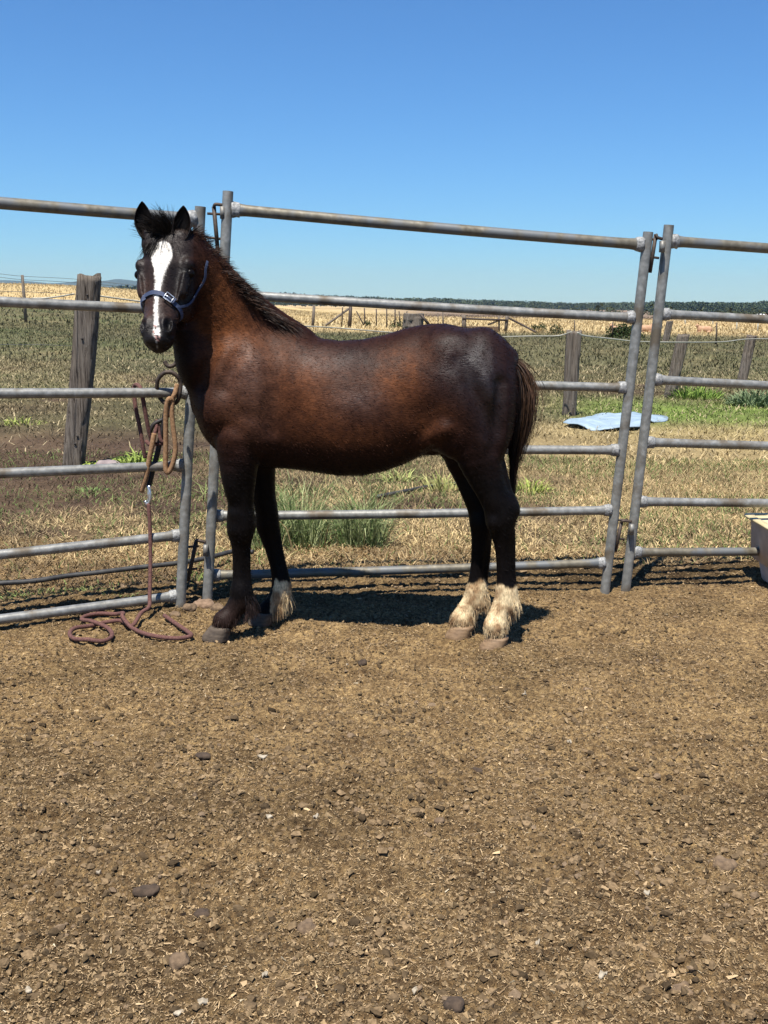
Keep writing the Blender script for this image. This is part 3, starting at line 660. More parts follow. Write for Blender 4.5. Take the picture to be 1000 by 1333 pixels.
def ground():
    # yard
    ys = [.9]
    while ys[-1] < 6.6: ys.append(ys[-1]+max(.0042, .0026*ys[-1]))
    ys = np.array(ys); u = np.linspace(-1, 1, 760); u = u*(.62+.38*u*u); y = np.repeat(ys[:, None], len(u), 1); x = u[None]*(1.1+.70*y)+0*y
    z = dirt_h(x, y)
    z = z-.10*ss(6.2, 6.6, y)-.10*ss(.985, 1, np.abs(u[None]+0*y))
    V = np.stack([x, y, z], -1).reshape(-1, 3); m, k = z.shape
    i, j = np.meshgrid(np.arange(m-1), np.arange(k-1), indexing='ij'); F = np.stack([i*k+j, i*k+j+1, (i+1)*k+j+1, (i+1)*k+j], -1).reshape(-1, 4)
    mt, n, l, b = mat('yard_dirt', .97, 0, .12)
    f1 = noise(n, l, 6, 5); f2 = noise(n, l, 55, 6); f3 = noise(n, l, 260, 4); f4 = noise(n, l, 1.6, 4)
    c = ramp(n, l, f2, [(.28, (.056, .037, .021)), (.5, (.200, .139, .074)), (.72, (.35, .256, .138))])
    c2 = ramp(n, l, f3, [(.3, (.55,)*3), (.55, (1.0,)*3), (.72, (1.75, 1.65, 1.45))])
    c = mix(n, l, c, c2, 1.0, 'MULTIPLY'); v = ramp(n, l, f1, [(.3, (.60, .57, .55)), (.7, (1.18, 1.18, 1.14))]); c = mix(n, l, c, v, 1.0, 'MULTIPLY')
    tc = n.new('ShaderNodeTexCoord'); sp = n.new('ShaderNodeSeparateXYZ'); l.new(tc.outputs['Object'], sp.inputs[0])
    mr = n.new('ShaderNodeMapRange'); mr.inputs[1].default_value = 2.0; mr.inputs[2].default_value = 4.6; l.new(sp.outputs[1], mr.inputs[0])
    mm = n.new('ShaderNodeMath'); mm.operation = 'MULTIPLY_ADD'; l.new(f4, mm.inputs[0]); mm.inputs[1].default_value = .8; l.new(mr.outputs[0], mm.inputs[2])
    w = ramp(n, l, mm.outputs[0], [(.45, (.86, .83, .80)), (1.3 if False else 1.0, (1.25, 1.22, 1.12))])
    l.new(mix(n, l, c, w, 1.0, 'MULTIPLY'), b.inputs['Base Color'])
    a = n.new('ShaderNodeMath'); a.operation = 'ADD'; l.new(f2, a.inputs[0]); l.new(f3, a.inputs[1]); bump(n, l, b, a.outputs[0], .011)
    e = (V[:, 1]-fence_y(V[:, 0])); damp_shade = .45*np.exp(-((e-.18)/.26)**2)*(.5+fbm(V[:, 0]/.2, V[:, 1]/.1, 3, 77)); tn_ = 1-np.clip(damp_shade+.28*ss(.5, .7, fbm(V[:, 0]/.5, V[:, 1]/.35, 3, 78)), 0, .7)  # strip along the panels: darker soil plus painted shade; random dark patches elsewhere
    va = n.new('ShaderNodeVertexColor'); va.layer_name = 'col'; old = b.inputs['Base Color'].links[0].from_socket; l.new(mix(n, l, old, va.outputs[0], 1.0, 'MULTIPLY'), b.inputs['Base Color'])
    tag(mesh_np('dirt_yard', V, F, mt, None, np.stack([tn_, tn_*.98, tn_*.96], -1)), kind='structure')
    # paddock and everything beyond: one sheet to the horizon
    ys = [-30, -5, 0, 2, 4, 5.0]
    while ys[-1] < 14000: ys.append(ys[-1]+max(.12, .02*ys[-1]))
    ys = np.array(ys); u = np.linspace(-1, 1, 240); y = np.repeat(ys[:, None], len(u), 1); x = np.sign(u)[None]*np.abs(u)[None]**1.3*(8+.75*np.abs(y))
    z = terr(x, y)-.055*ss(6.6, 5.9, y)
    V = np.stack([x, y, z], -1).reshape(-1, 3); m, k = z.shape
    i, j = np.meshgrid(np.arange(m-1), np.arange(k-1), indexing='ij'); F = np.stack([i*k+j, i*k+j+1, (i+1)*k+j+1, (i+1)*k+j], -1).reshape(-1, 4)
    mt, n, l, b = mat('paddock_ground', .95, 0, .1)
    X, Y = V[:, 0], V[:, 1]
    col = pad_color(X, Y, base=True)
    a = n.new('ShaderNodeVertexColor'); a.layer_name = 'col'
    f = noise(n, l, 2.2, 6); g = noise(n, l, 25, 5); h = noise(n, l, .12, 5, stretch=(1, .25, 1))
    c = mix(n, l, a.outputs[0], ramp(n, l, f, [(.3, (.62,)*3), (.7, (1.3,)*3)]), 1.0, 'MULTIPLY')
    c = mix(n, l, c, ramp(n, l, g, [(.3, (.7,)*3), (.7, (1.3, 1.25, 1.15))]), 1.0, 'MULTIPLY'); c = mix(n, l, c, ramp(n, l, h, [(.35, (.78, .8, .8)), (.65, (1.18, 1.15, 1.1))]), 1.0, 'MULTIPLY')
    l.new(c, b.inputs['Base Color']); bump(n, l, b, g, .03)
    tag(mesh_np('ground', V, F, mt, None, col), kind='structure')

def pad_color(X, Y, base=False):
    """colour of the paddock cover: straw by the fence, olive green further out, golden stubble beyond"""
    n1 = fbm(X/1.1, Y/1.1, 3, 61); n2 = fbm(X/.35, Y/.35, 3, 62); n3 = fbm(X/5, Y/3, 3, 63); n4 = fbm(X/30, Y/15, 3, 64)
    straw = np.array([.46, .345, .175]); dry = np.array([.25, .185, .100]); soil = np.array([.060, .040, .028]); olive = np.array([.100, .094, .048]); green = np.array([.070, .090, .036]); grey = np.array([.165, .148, .09])
    gold = np.array([.40, .31, .165]); palegold = np.array([.42, .32, .17]); brownfar = np.array([.20, .15, .11])
    Z = lambda c: np.ones((len(X), 1))*c
    def lerp(a, b, t): return a*(1-t[:, None])+b*t[:, None]
    if base: c = lerp(Z(soil), Z(dry), .65*ss(.35, .7, n2))
    else: c = lerp(Z(dry), Z(straw), ss(.3, .62, n2))
    # green begins about ten metres out on the left, further out the greener
    gr = ss(7.0, 13.0, Y+3.0*(n1-.5))*.65+.35*ss(14, 30, Y)
    gr = np.clip(gr*(.55+.9*n1), 0, 1)
    grn = lerp(Z(olive), Z(green), ss(.45, .75, n3)*.6)
    grn = lerp(grn, Z(grey), ss(.5, .72, n2)*.55)
    c = lerp(c, grn, gr)
    pt = ss(.40, .31, n1*.65+n2*.35)*ss(6.6, 7.6, Y)*ss(26, 18, Y); c = lerp(c, Z(soil*1.3), pt*.85)
    # right: a lush green belt near the sheet, drier in front of it
    lush = ss(.5, 2.2, X-1.2)*np.exp(-((Y-14.6)/2.2)**2); c = lerp(c, Z(np.array([.13, .19, .04])), lush*.8*(.5+n2))
    dryr = ss(0.3, 2.2, X)*ss(13.6, 12.2, Y)*ss(6, 8, Y); c = lerp(c, Z(straw*.85), dryr*.55)
    # bare soil patches on the left near the big post
    bare = np.clip(np.exp(-((X+3.2)/2.3)**2-((Y-9.6)/2.2)**2)*1.3+.9*np.exp(-((X+3.4)/1.3)**2-((Y-7.6)/.8)**2)+.6*np.exp(-((X+5)/2.0)**2-((Y-14)/1.3)**2)+.5*np.exp(-((X-4.0)/2.)**2-((Y-18)/1.5)**2), 0, 1)*(.65+.7*n1)
    c = lerp(c, Z(soil*1.15), np.clip(bare, 0, .9))
    yd = ss(6.0, 5.4, Y); c = lerp(c, Z(np.array([.16, .11, .06])), yd)
    far = ss(51, 60, Y-48*ss(6, 24, -X)+3*(n3-.5)); c = lerp(c, Z(gold)*(.8+.4*n4)[:, None], far)
    br = ss(.30, .42, X/np.maximum(Y, 1))*ss(44, 47, Y)*ss(58, 55, Y); c = lerp(c, Z(soil*1.2), br*.85)
    pg = ss(75, 90, Y)*ss(.1, .2, X/np.maximum(Y, 1)); c = lerp(c, Z(palegold), pg)
    bf = ss(125, 150, Y)*ss(-.02, .05, X/np.maximum(Y, 1)); c = lerp(c, Z(brownfar)*(.7+.6*fbm(X/60, Y/40, 3, 66))[:, None], bf)
    return c

def bare_at(X, Y): return np.clip(.9*ss(.40, .31, .65*fbm(X/1.1, Y/1.1, 3, 61)+.35*fbm(X/.35, Y/.35, 3, 62))*ss(6.6, 7.6, Y)+1.2*np.exp(-((X+3.2)/2.3)**2-((Y-9.6)/2.2)**2)+.9*np.exp(-((X+3.4)/1.3)**2-((Y-7.6)/.8)**2), 0, 1)

def litter():
    rs = np.random.default_rng(21)
    # clods
    t = (1+5**.5)/2
    ico = np.array([[-1, t, 0], [1, t, 0], [-1, -t, 0], [1, -t, 0], [0, -1, t], [0, 1, t], [0, -1, -t], [0, 1, -t], [t, 0, -1], [t, 0, 1], [-t, 0, -1], [-t, 0, 1]])/1.9
    icf = np.array([[0, 11, 5], [0, 5, 1], [0, 1, 7], [0, 7, 10], [0, 10, 11], [1, 5, 9], [5, 11, 4], [11, 10, 2], [10, 7, 6], [7, 1, 8], [3, 9, 4], [3, 4, 2], [3, 2, 6], [3, 6, 8], [3, 8, 9], [4, 9, 5], [2, 4, 11], [6, 2, 10], [8, 6, 7], [9, 8, 1]])
    def sample(n, y0, y1, p):
        y = y0*(y1/y0)**(rs.random(n)**p); x = (rs.random(n)*2-1)*(.55+.46*y); return x, y
    n = 42000; x, y = sample(n, 1.5, 6.0, .9)
    dens = fbm(x/.35, y/.35, 3, 71); k = dens+.25*rs.random(n) > .50; x, y = x[k], y[k]; n = len(x)
    sz = .0028*(1+rs.pareto(2.6, n)); sz = np.clip(sz, .003, .012)*np.where(y > 3.6, .8, 1)
    e = y-fence_y(x); sz = np.where((e > .1) & (e < .6), sz*1.7, sz)
    z = dirt_h(x, y)+sz*.25
    J = 1+.35*rs.normal(size=(n, 12, 1)).clip(-1.2, 1.2); V = ico[None]*J*sz[:, None, None]*np.stack([np.ones(n)*1.15, .9+.3*rs.random(n), .55+.3*rs.random(n)], -1)[:, None, :]
    an = rs.random(n)*6.28; ca, sa = np.cos(an)[:, None], np.sin(an)[:, None]; V = np.stack([V[..., 0]*ca-V[..., 1]*sa, V[..., 0]*sa+V[..., 1]*ca, V[..., 2]], -1)+np.stack([x, y, z], -1)[:, None]
    c = np.array([[.150, .103, .057]])*(.35+1.1*rs.random((n, 1))**1.3); lt = rs.random(n) < .04; c[lt] = [.17, .12, .075]; c = np.repeat(c, 12, 0)
    F = (icf[None]+12*np.arange(n)[:, None, None]).reshape(-1, 3)
    tag(mesh_np('dirt_clods', V.reshape(-1, 3), F, M['clod'], None, c, smooth=False), kind='stuff')
    # crumbs of earth
    n = 105000; x, y = sample(n, 1.5, 6.1, .8); dens = fbm(x/.22, y/.22, 3, 75); k = dens+.3*rs.random(n) > .52; x, y = x[k], y[k]; n = len(x)
    sz = np.clip(.0024*(1+rs.pareto(3.2, n)), .0024, .008); oc = np.array([[1, 0, 0], [-1, 0, 0], [0, 1, 0], [0, -1, 0], [0, 0, 1], [0, 0, -1]], float); of = np.array([[0, 2, 4], [2, 1, 4], [1, 3, 4], [3, 0, 4], [2, 0, 5], [1, 2, 5], [3, 1, 5], [0, 3, 5]])
    V = oc[None]*sz[:, None, None]+rs.normal(size=(n, 6, 3))*sz[:, None, None]*.3; V = V+np.stack([x, y, dirt_h(x, y)+sz*.4], -1)[:, None]
    c = np.array([[.195, .136, .073]])*(.3+1.25*rs.random((n, 1))); tag(mesh_np('earth_crumbs', V.reshape(-1, 3), (of[None]+6*np.arange(n)[:, None, None]).reshape(-1, 3), M['clod'], None, np.repeat(c, 6, 0), smooth=False), kind='stuff')
    # straw and chaff
    n = 300000; x, y = sample(n, 1.5, 6.2, .85); dn = fbm(x/.25, y/.25, 3, 73); k = dn+.35*rs.random(n) > .52; x, y = x[k], y[k]; n = len(x)
    ln = np.clip(rs.lognormal(-5.35, .5, n), .0025, .03); wd = np.clip(ln*.22, .0011, .0028)*(.7+.7*rs.random(n)); big = rs.random(n) < .0015; wd = np.where(big, .006+.008*rs.random(n), wd); ln = np.where(big, wd*1.6, ln)
    an = rs.random(n)*6.28; tl = rs.normal(size=n)*.28; d = np.stack([np.cos(an)*np.cos(tl), np.sin(an)*np.cos(tl), np.sin(tl)], -1); r = rs.normal(size=n)*.5
    s_ = np.stack([-np.sin(an)*np.cos(r), np.cos(an)*np.cos(r), np.sin(r)], -1); p = np.stack([x, y, dirt_h(x, y)+.0035+np.abs(np.sin(tl))*ln*.4], -1)
    bend = np.array([0, 0, 1.])*(ln*.12)[:, None]
    A = p-d*ln[:, None]/2; B = p+d*ln[:, None]/2; V = np.stack([A-s_*wd[:, None]/2-bend, A+s_*wd[:, None]/2-bend, B+s_*wd[:, None]*.15, B-s_*wd[:, None]*.3], 1).reshape(-1, 3)
    t = rs.random((n, 1)); c = np.array([[.17, .112, .06]])*(1-t)+np.array([[.50, .36, .20]])*t; pl = rs.random(n) < .015; c[pl] = [.46, .39, .27]; dk = rs.random(n) < .2; c[dk] *= .35
    tag(mesh_np('straw_litter', V, np.arange(4*n).reshape(-1, 4), M['fleck'], None, np.repeat(c, 4, 0), smooth=False), kind='stuff')

def blades(name, x, y, z, ln, wd, lean, cols, rs, bend=.5, mat_=None, parent=None, kind='stuff', dirs=None):
    n = len(x); an = rs.random(n)*6.28 if dirs is None else dirs; h = np.stack([np.cos(an), np.sin(an), np.zeros(n)], -1); up = np.array([0, 0, 1.])
    f = rs.random(n)*6.28; s_ = np.stack([np.cos(f), np.sin(f), np.zeros(n)], -1)*(wd/2)[:, None]
    p0 = np.stack([x, y, z], -1); l = ln[:, None]; sl, cl = np.sin(lean)[:, None], np.cos(lean)[:, None]
    p1 = p0+(h*sl+up*cl)*l*.55; l2 = lean+bend*(.5+rs.random(n)); s2, c2 = np.sin(l2)[:, None], np.cos(l2)[:, None]; p2 = p1+(h*s2+up*c2)*l*.45
    p2[:, 2] = np.maximum(p2[:, 2], z+.002)
    V = np.stack([p0-s_, p0+s_, p1+s_*.8, p1-s_*.8, p2], 1).reshape(-1, 3); b = 5*np.arange(n)[:, None]
    F4 = b+np.array([[0, 1, 2, 3]]); F3_ = b+np.array([[3, 2, 4]])
    return tag(mesh_np(name, V, [F4, F3_], mat_ or M['grass'], parent, np.repeat(cols, 5, 0), smooth=False), kind=kind)

def grass():
    rs = np.random.default_rng(31)
    def area(n, y0, y1):
        y = np.sqrt(y0**2+(y1**2-y0**2)*rs.random(n)); x = (rs.random(n)*2-1)*(.8+.52*y); return x, y
    def z_of(x, y): return np.where(y < 6.3, np.maximum(dirt_h(x, y)-.004, -.03), terr(x, y)-.005)
    # thatch by the fence
    n = 330000; x, y = area(n, 4.6, 10.0); e = y-fence_y(x); d = fbm(x/.45, y/.45, 3, 81); dd = fbm(x/.12, y/.12, 2, 82)
    k = (e > .42+.35*(d-.5)) & (d*.6+dd*.4+.25*rs.random(n) > .44) & (rs.random(n) > .72*bare_at(x, y)); x, y = x[k], y[k]; n = len(x)
    c = pad_color(x, y); t = rs.random((n, 1)); c = c*(.45+1.0*t); g = (rs.random(n) < .22*ss(.45, .65, fbm(x/.9, y/.7, 2, 84))+.05); c[g] = np.array([.11, .145, .045])*(.6+.8*rs.random((g.sum(), 1)))
    ln = .025+.055*rs.random(n)**1.5; lean = np.clip(1.12+.4*rs.normal(size=n), 0, 1.6); lean[g] *= .6
    blades('dry_grass', x, y, z_of(x, y), ln, .0035+.004*rs.random(n), lean, c, rs, .5)
    # middle paddock
    n = 185000; x, y = area(n, 9.6, 26); d = fbm(x/.8, y/.8, 3, 85); k = (d+.35*rs.random(n) > .48) & (rs.random(n) > .6*bare_at(x, y)); x, y = x[k], y[k]; n = len(x)
    c = pad_color(x, y)*(.45+1.1*rs.random((n, 1))); w = rs.random(n) < .14; c[w] = np.array([.36, .29, .17])
    blades('paddock_grass', x, y, z_of(x, y), (.04+.08*rs.random(n)**2)*(1+.3*ss(12, 25, y)), (.006+.007*rs.random(n))*(.7+y/25), np.clip(.95+.4*rs.normal(size=n), 0, 1.5), c, rs, .5)
    # far green
    n = 70000; x, y = area(n, 25, 62); c = pad_color(x, y)*(.55+.85*rs.random((n, 1)))
    blades('far_paddock_grass', x, y, terr(x, y)-.01, .08+.10*rs.random(n)**2, .02+.03*rs.random(n), np.clip(.6+.4*rs.normal(size=n), 0, 1.3), c, rs, .4)
    # stubble
    n = 60000; x, y = area(n, 56, 190); c = pad_color(x, y)*(.6+.8*rs.random((n, 1)))
    blades('golden_stubble', x, y, terr(x, y)-.01, .12+.18*rs.random(n), .05+.08*rs.random(n), np.clip(.4+.3*rs.normal(size=n), 0, 1.2), c, rs, .3)
    # taller seed stalks behind the fence
    n = 420; x = -.6+3.4*rs.random(n); y = fence_y(x)+.8+2.6*rs.random(n); c = np.array([[.36, .27, .13]])*(.6+.7*rs.random((n, 1)))
    blades('seed_stalks', x, y, z_of(x, y), .14+.2*rs.random(n), .003+.003*rs.random(n), .15+.3*rs.random(n), c, rs, .4)

def clump(name, label, cx, cy, rad, n, hmin, hmax, wd, c1, c2, lean, seed, cat='weeds', bend=.6, group=None, z0=None, ry=None):
    rs = np.random.default_rng(seed); r = rad*np.sqrt(rs.random(n)); a_ = rs.random(n)*6.28; x = cx+r*np.cos(a_); y = cy+(ry or rad)*r/rad*np.sin(a_)
    if n > 1000:
        ct = rs.random((9, 2))*2-1; w_ = rs.integers(0, 9, n); x = cx+(ct[w_, 0]*.85*rad+(x-cx)*.35); y = cy+(ct[w_, 1]*.8*(ry or rad)+(y-cy)*.35); hs = (.45+.65*rs.random(9))[w_]
    else: hs = 1.0
    z = terr(x, y)-.01 if z0 is None else np.full(n, z0)
    t = rs.random((n, 1)); c = np.array([c1])*(1-t)+np.array([c2])*t; ln = (hmin+(hmax-hmin)*rs.random(n)*(1-.5*r/rad))*hs
    o = blades(name, x, y, z, ln, wd*(.6+.8*rs.random(n)), np.abs(lean*(.3+r/rad)+.2*rs.normal(size=n)), c, rs, bend, kind=None, dirs=a_+1.0*rs.normal(size=n))
    tag(o, label, cat, group); return o

def bush(name, label, c, r, seed, col, n=900, leaf=.05, cat='bush', group=None):
    rs = np.random.default_rng(seed); root = empty(name, tuple(c)); tag(root, label, cat, group)
    p = rs.normal(size=(n, 3)); p /= np.linalg.norm(p, axis=1)[:, None]; rr = (.55+.5*rs.random(n))*(.75+.5*fbm(p[:, 0]*2+5, p[:, 2]*2+p[:, 1]+5, 2, seed)); p = p*rr[:, None]*np.array(r); p[:, 2] = np.abs(p[:, 2])
    p += np.array(c); d = rs.normal(size=(n, 3)); d /= np.linalg.norm(d, axis=1)[:, None]; s_ = np.cross(d, rs.normal(size=(n, 3))); s_ /= np.linalg.norm(s_, axis=1)[:, None]
    V = np.stack([p-d*leaf-s_*leaf*.0, p+s_*leaf*.45, p+d*leaf, p-s_*leaf*.45], 1).reshape(-1, 3); cc = np.array([col])*(.5+.9*rs.random((n, 1)))
    mesh_np('foliage', V, np.arange(4*n).reshape(-1, 4), M['leaf'], root, np.repeat(cc, 4, 0), smooth=False)
    mb = MB()
    for i in range(6):
        a_ = rs.random()*6.28; mb.tube([np.array(c)+[0, 0, -.03], np.array(c)+[np.cos(a_)*r[0]*.3, np.sin(a_)*r[1]*.3, r[2]*.4], np.array(c)+[np.cos(a_)*r[0]*.6, np.sin(a_)*r[1]*.6, r[2]*.75]], [.012, .009, .004], 6)
    mb.build('stems', M['bark'], root); return root

ground(); litter(); grass()

# ------------------------------------------------------------------ far land
def hills():
    mt, n, l, b = mat('forested_hills', .95, 0, .1); f = noise(n, l, .004, 6)
    l.new(ramp(n, l, f, [(.3, (.035, .05, .038)), (.7, (.06, .075, .05))]), b.inputs['Base Color'])
    D = 8200.0; prof = [(-260, 372), (-120, 366), (0, 364.5), (25, 365), (50, 366.5), (72, 369), (90, 367), (108, 364.5), (130, 366.5), (142, 364.5), (156, 363), (170, 365), (185, 367), (215, 371), (260, 377), (330, 384), (400, 392), (450, 398)]
    V = []; nx = 120; xs = np.linspace(-260, 450, nx); yt = np.interp(xs, *zip(*prof))+.5*(fbm(xs/9, xs*0, 3, 91)-.5)
    for k, (dy, f_) in enumerate(((0, 0.), (500, .45), (1100, .8), (1700, 1.), (2600, .7), (4000, 0))):
        for x_, y_ in zip(xs, yt):
            t = P(x_, y_, D+1700); b0 = P(x_, 400, D+dy)
            V.append([b0[0]+(fbm(np.array([x_/30.]), np.array([k*3.1]), 2, 92)[0]-.5)*200, D+dy, -25+(t[2]+25)*f_*(.92+.08*math.sin(x_*.13+k) if k != 3 else 1)])
    V = np.array(V); i, j = np.meshgrid(np.arange(5), np.arange(nx-1), indexing='ij'); F = np.stack([i*nx+j, i*nx+j+1, (i+1)*nx+j+1, (i+1)*nx+j], -1).reshape(-1, 4)
    tag(mesh_np('hills', V, F, mt), kind='structure')
hills()

def forest(name, n, xr, yr, hr, seed, col, nleaf=46):
    """distant belt of gum trees: every crown its own ragged cluster, joined"""
    rs = np.random.default_rng(seed); VV = []; CC = []
    y = yr[0]+(yr[1]-yr[0])*rs.random(n); u = xr[0]+(xr[1]-xr[0])*rs.random(n); x = u*y; H = hr[0]+(hr[1]-hr[0])*rs.random(n)**1.3
    tp = np.interp(500+FPX*u, [100, 180, 300, 340, 600, 750, 850, 1000, 1100], [21, 22, 17, 15, 10, 7.5, 9.5, 11.5, 12]); H = (tp*y/1400+7)*(.80+.13*rs.random(n)+.22*(fbm(u*60, u*0, 3, seed)-.3))
    p = rs.normal(size=(n, nleaf, 3)); p /= np.linalg.norm(p, axis=2)[..., None]; p *= (.3+.7*rs.random((n, nleaf, 1))**.5)
    W = H*(.34+.25*rs.random(n)); ctr = np.stack([x, y, terr(x, y)+H*.60], -1); q = ctr[:, None]+p*np.stack([W, W, H*.42], -1)[:, None]
    L = (H*.05)[:, None, None]*(.6+.8*rs.random((n, nleaf, 1))); d = rs.normal(size=(n, nleaf, 3)); d /= np.linalg.norm(d, axis=2)[..., None]; s_ = np.cross(d, rs.normal(size=(n, nleaf, 3))); s_ /= np.linalg.norm(s_, axis=2)[..., None]
    V = np.stack([q-d*L*1.3, q+s_*L, q+d*L*1.3, q-s_*L], 2).reshape(-1, 3); c = np.array(col)[None, None]*(.45+1.0*rs.random((n, 1, 1)))*(.7+.6*rs.random((n, nleaf, 1)))
    o = mesh_np(name, V, np.arange(len(V)).reshape(-1, 4), M['leaf'], None, np.repeat(c.reshape(-1, 3), 4, 0), smooth=False); return tag(o, kind='stuff')
forest('distant_treeline', 1500, (-.14, .42), (1900, 2300), (8, 14), 5, (.060, .075, .040), 70)
forest('distant_woodland', 1100, (.24, .46), (1300, 1700), (11, 16), 6, (.050, .068, .038), 80)
forest('hillside_woodland', 160, (-.285, -.20), (1500, 1800), (13, 20), 8, (.050, .065, .036), 70)
def scrub():
    rs = np.random.default_rng(9); n = 150; u = .10+.26*rs.random(n); y = 350+500*rs.random(n); x = u*y; r = 1.0+1.6*rs.random(n); p = rs.normal(size=(n, 34, 3)); q = np.stack([x, y, terr(x, y)+r*.6], -1)[:, None]+p*(r*.45)[:, None, None]*[1.3, 1.3, .8]
    d = rs.normal(size=(n, 34, 3))*(r*.14)[:, None, None]; s_ = rs.normal(size=(n, 34, 3))*(r*.14)[:, None, None]
    V = np.stack([q-d, q+s_, q+d, q-s_], 2).reshape(-1, 3); c = np.array([.06, .07, .04])*(.5+.9*rs.random((n*34, 1)))
    tag(mesh_np('far_scrub', V, np.arange(len(V)).reshape(-1, 4), M['leaf'], None, np.repeat(c, 4, 0), smooth=False), kind='stuff')
scrub()

def shed(name, label, px0, px1, py0, py1, D, wall, roof):
    a_, b_ = P(px0, py1, D), P(px1, py1, D); w = (b_[0]-a_[0])/2; cx = (a_[0]+b_[0])/2; H = mpp(D, 0)*(py1-py0); z0 = terr(cx, D).item()-.3
    root = empty(name, (cx, D, z0)); tag(root, label, 'shed')
    mb = MB(); mb.box((cx, D+4, z0+H*.32), (w, 4, H*.32)); mb.build('wall', wall, root, False)
    V = [[cx-w*1.05, D-.4, z0+H*.62], [cx+w*1.05, D-.4, z0+H*.62], [cx+w*1.05, D+8.4, z0+H*.62], [cx-w*1.05, D+8.4, z0+H*.62], [cx-w*1.05, D+4, z0+H], [cx+w*1.05, D+4, z0+H]]
    mb = MB(); mb.add(V, np.array([[0, 1, 5, 4], [2, 3, 4, 5], [3, 2, 1, 0]])); mb.add([V[0], V[4], V[3], V[1], V[2], V[5]], np.array([[0, 1, 2], [3, 4, 5]])); mb.build('roof', roof, root, False)
    mb = MB(); mb.box((cx+w*.3, D-.05, z0+H*.22), (w*.22, .06, H*.22)); mb.build('door', M['greyroof'], root, False)
shed('far_shed', 'small white farm shed on the brown rise, the brighter one', 754, 761, 400.5, 405.5, 430, M['greyroof'], M['white'])
shed('far_shed', 'long low grey-roofed farm shed on the brown rise', 775, 787, 401.5, 405.5, 440, M['greyroof'], M['white'])
shed('far_shed', 'pale farm building at the edge of the dark woodland', 984, 997, 404.5, 409.5, 520, M['greyroof'], M['white'])

def calf(name, label, px0, px1, py0, py1, D, head, seed, both=True):
    """lying cattle: barrel, hips, folded legs, raised head"""
    sc = mpp(D, 0)*(px1-px0); base = G(px0, py1); cx = (P(px0, py1, D)[0]+P(px1, py1, D)[0])/2; z0 = terr(cx, D).item()
    f = Field((cx-sc*.75, D-sc*.5, z0-.05), (cx+sc*.75, D+sc*.5, z0+sc*.85), sc/42); E = lambda x, y, z: (cx+x*sc*head, D+y*sc, z0+z*sc)
    f.ell(E(.02, 0, .20), (sc*.36, sc*.19, sc*.19), sc*.05); f.ell(E(-.26, 0, .19), (sc*.2, sc*.18, sc*.19), sc*.08); f.ell(E(.24, 0, .2), (sc*.16, sc*.15, sc*.2), sc*.06)
    f.seg(E(.28, 0, .25), E(.40, -.03, .42), sc*.10, sc*.075, 1, sc*.05); f.seg(E(.40, -.03, .44), E(.50, -.10, .38), sc*.065, sc*.042, 1, sc*.03)
    for s_ in (-1, 1): f.ell(E(.37, -.03+s_*.09, .47), (sc*.02, sc*.05, sc*.02), sc*.01); f.seg(E(.2, s_*.13, .06), E(.40, s_*.1, .03), sc*.04, sc*.025, 1, sc*.03); f.seg(E(-.28, -.16, .07), E(-.08, -.2, .03), sc*.05, sc*.028, 1, sc*.03)
    V, F = f.mesh(); root = empty(name, (cx, D, z0)); tag(root, label, 'cow'); mesh_np('body', V, F, M['calf'], root)
    f2 = Field((cx-sc*.8, D-sc*.4, z0+sc*.25), (cx+sc*.8, D+sc*.3, z0+sc*.6), sc/60); f2.ell(E(.485, -.09, .385), (sc*.045, sc*.05, sc*.042), .01); V, F = f2.mesh(); mesh_np('muzzle', V, F, M['dark'], root)
    mb = MB(); mb.tube([E(-.45, 0, .25), E(-.49, -.02, .15), E(-.47, -.1, .03)], [.02*sc, .015*sc, .02*sc], 6); mb.build('tail', M['calf'], root)
calf('lying_cow', 'tan cow lying in the far paddock with its head raised', 905, 928, 418, 432, 62, -1, 1)
calf('lying_cow', 'pinkish tan cow lying beside the dark green bush', 793, 816, 420, 432, 60, -1, 2)
calf('lying_cow', 'tan cow lying between the two right-hand panel posts', 827, 852, 420, 433, 61, 1, 3)
b0 = G(813, 441); bush('bush', 'dark green bush in front of the lying cattle', (b0[0], b0[1], terr(*b0[:2]).item()), (.85, .6, .62), 3, (.035, .05, .018), 1100, .07)
for k, (px_, py_, r_, lab) in enumerate(((705, 431, .35, 'small dark shrub, the right one of a pair beyond the white tape'), (696, 430, .26, 'tiny dark shrub, the left one of a pair beyond the white tape'), (724, 436, .45, 'grey green shrub left of the nearer split post'), (478, 424, .3, 'low green weed at the foot of the far wire fence'), (518, 427, .5, 'low green weed beside the thick timber stump'))):
    b0 = G(px_, py_); bush('shrub', lab, (b0[0], b0[1], terr(*b0[:2]).item()-.03), (r_, r_, r_*1.3), 20+k, (.05, .062, .026), 260, .06)

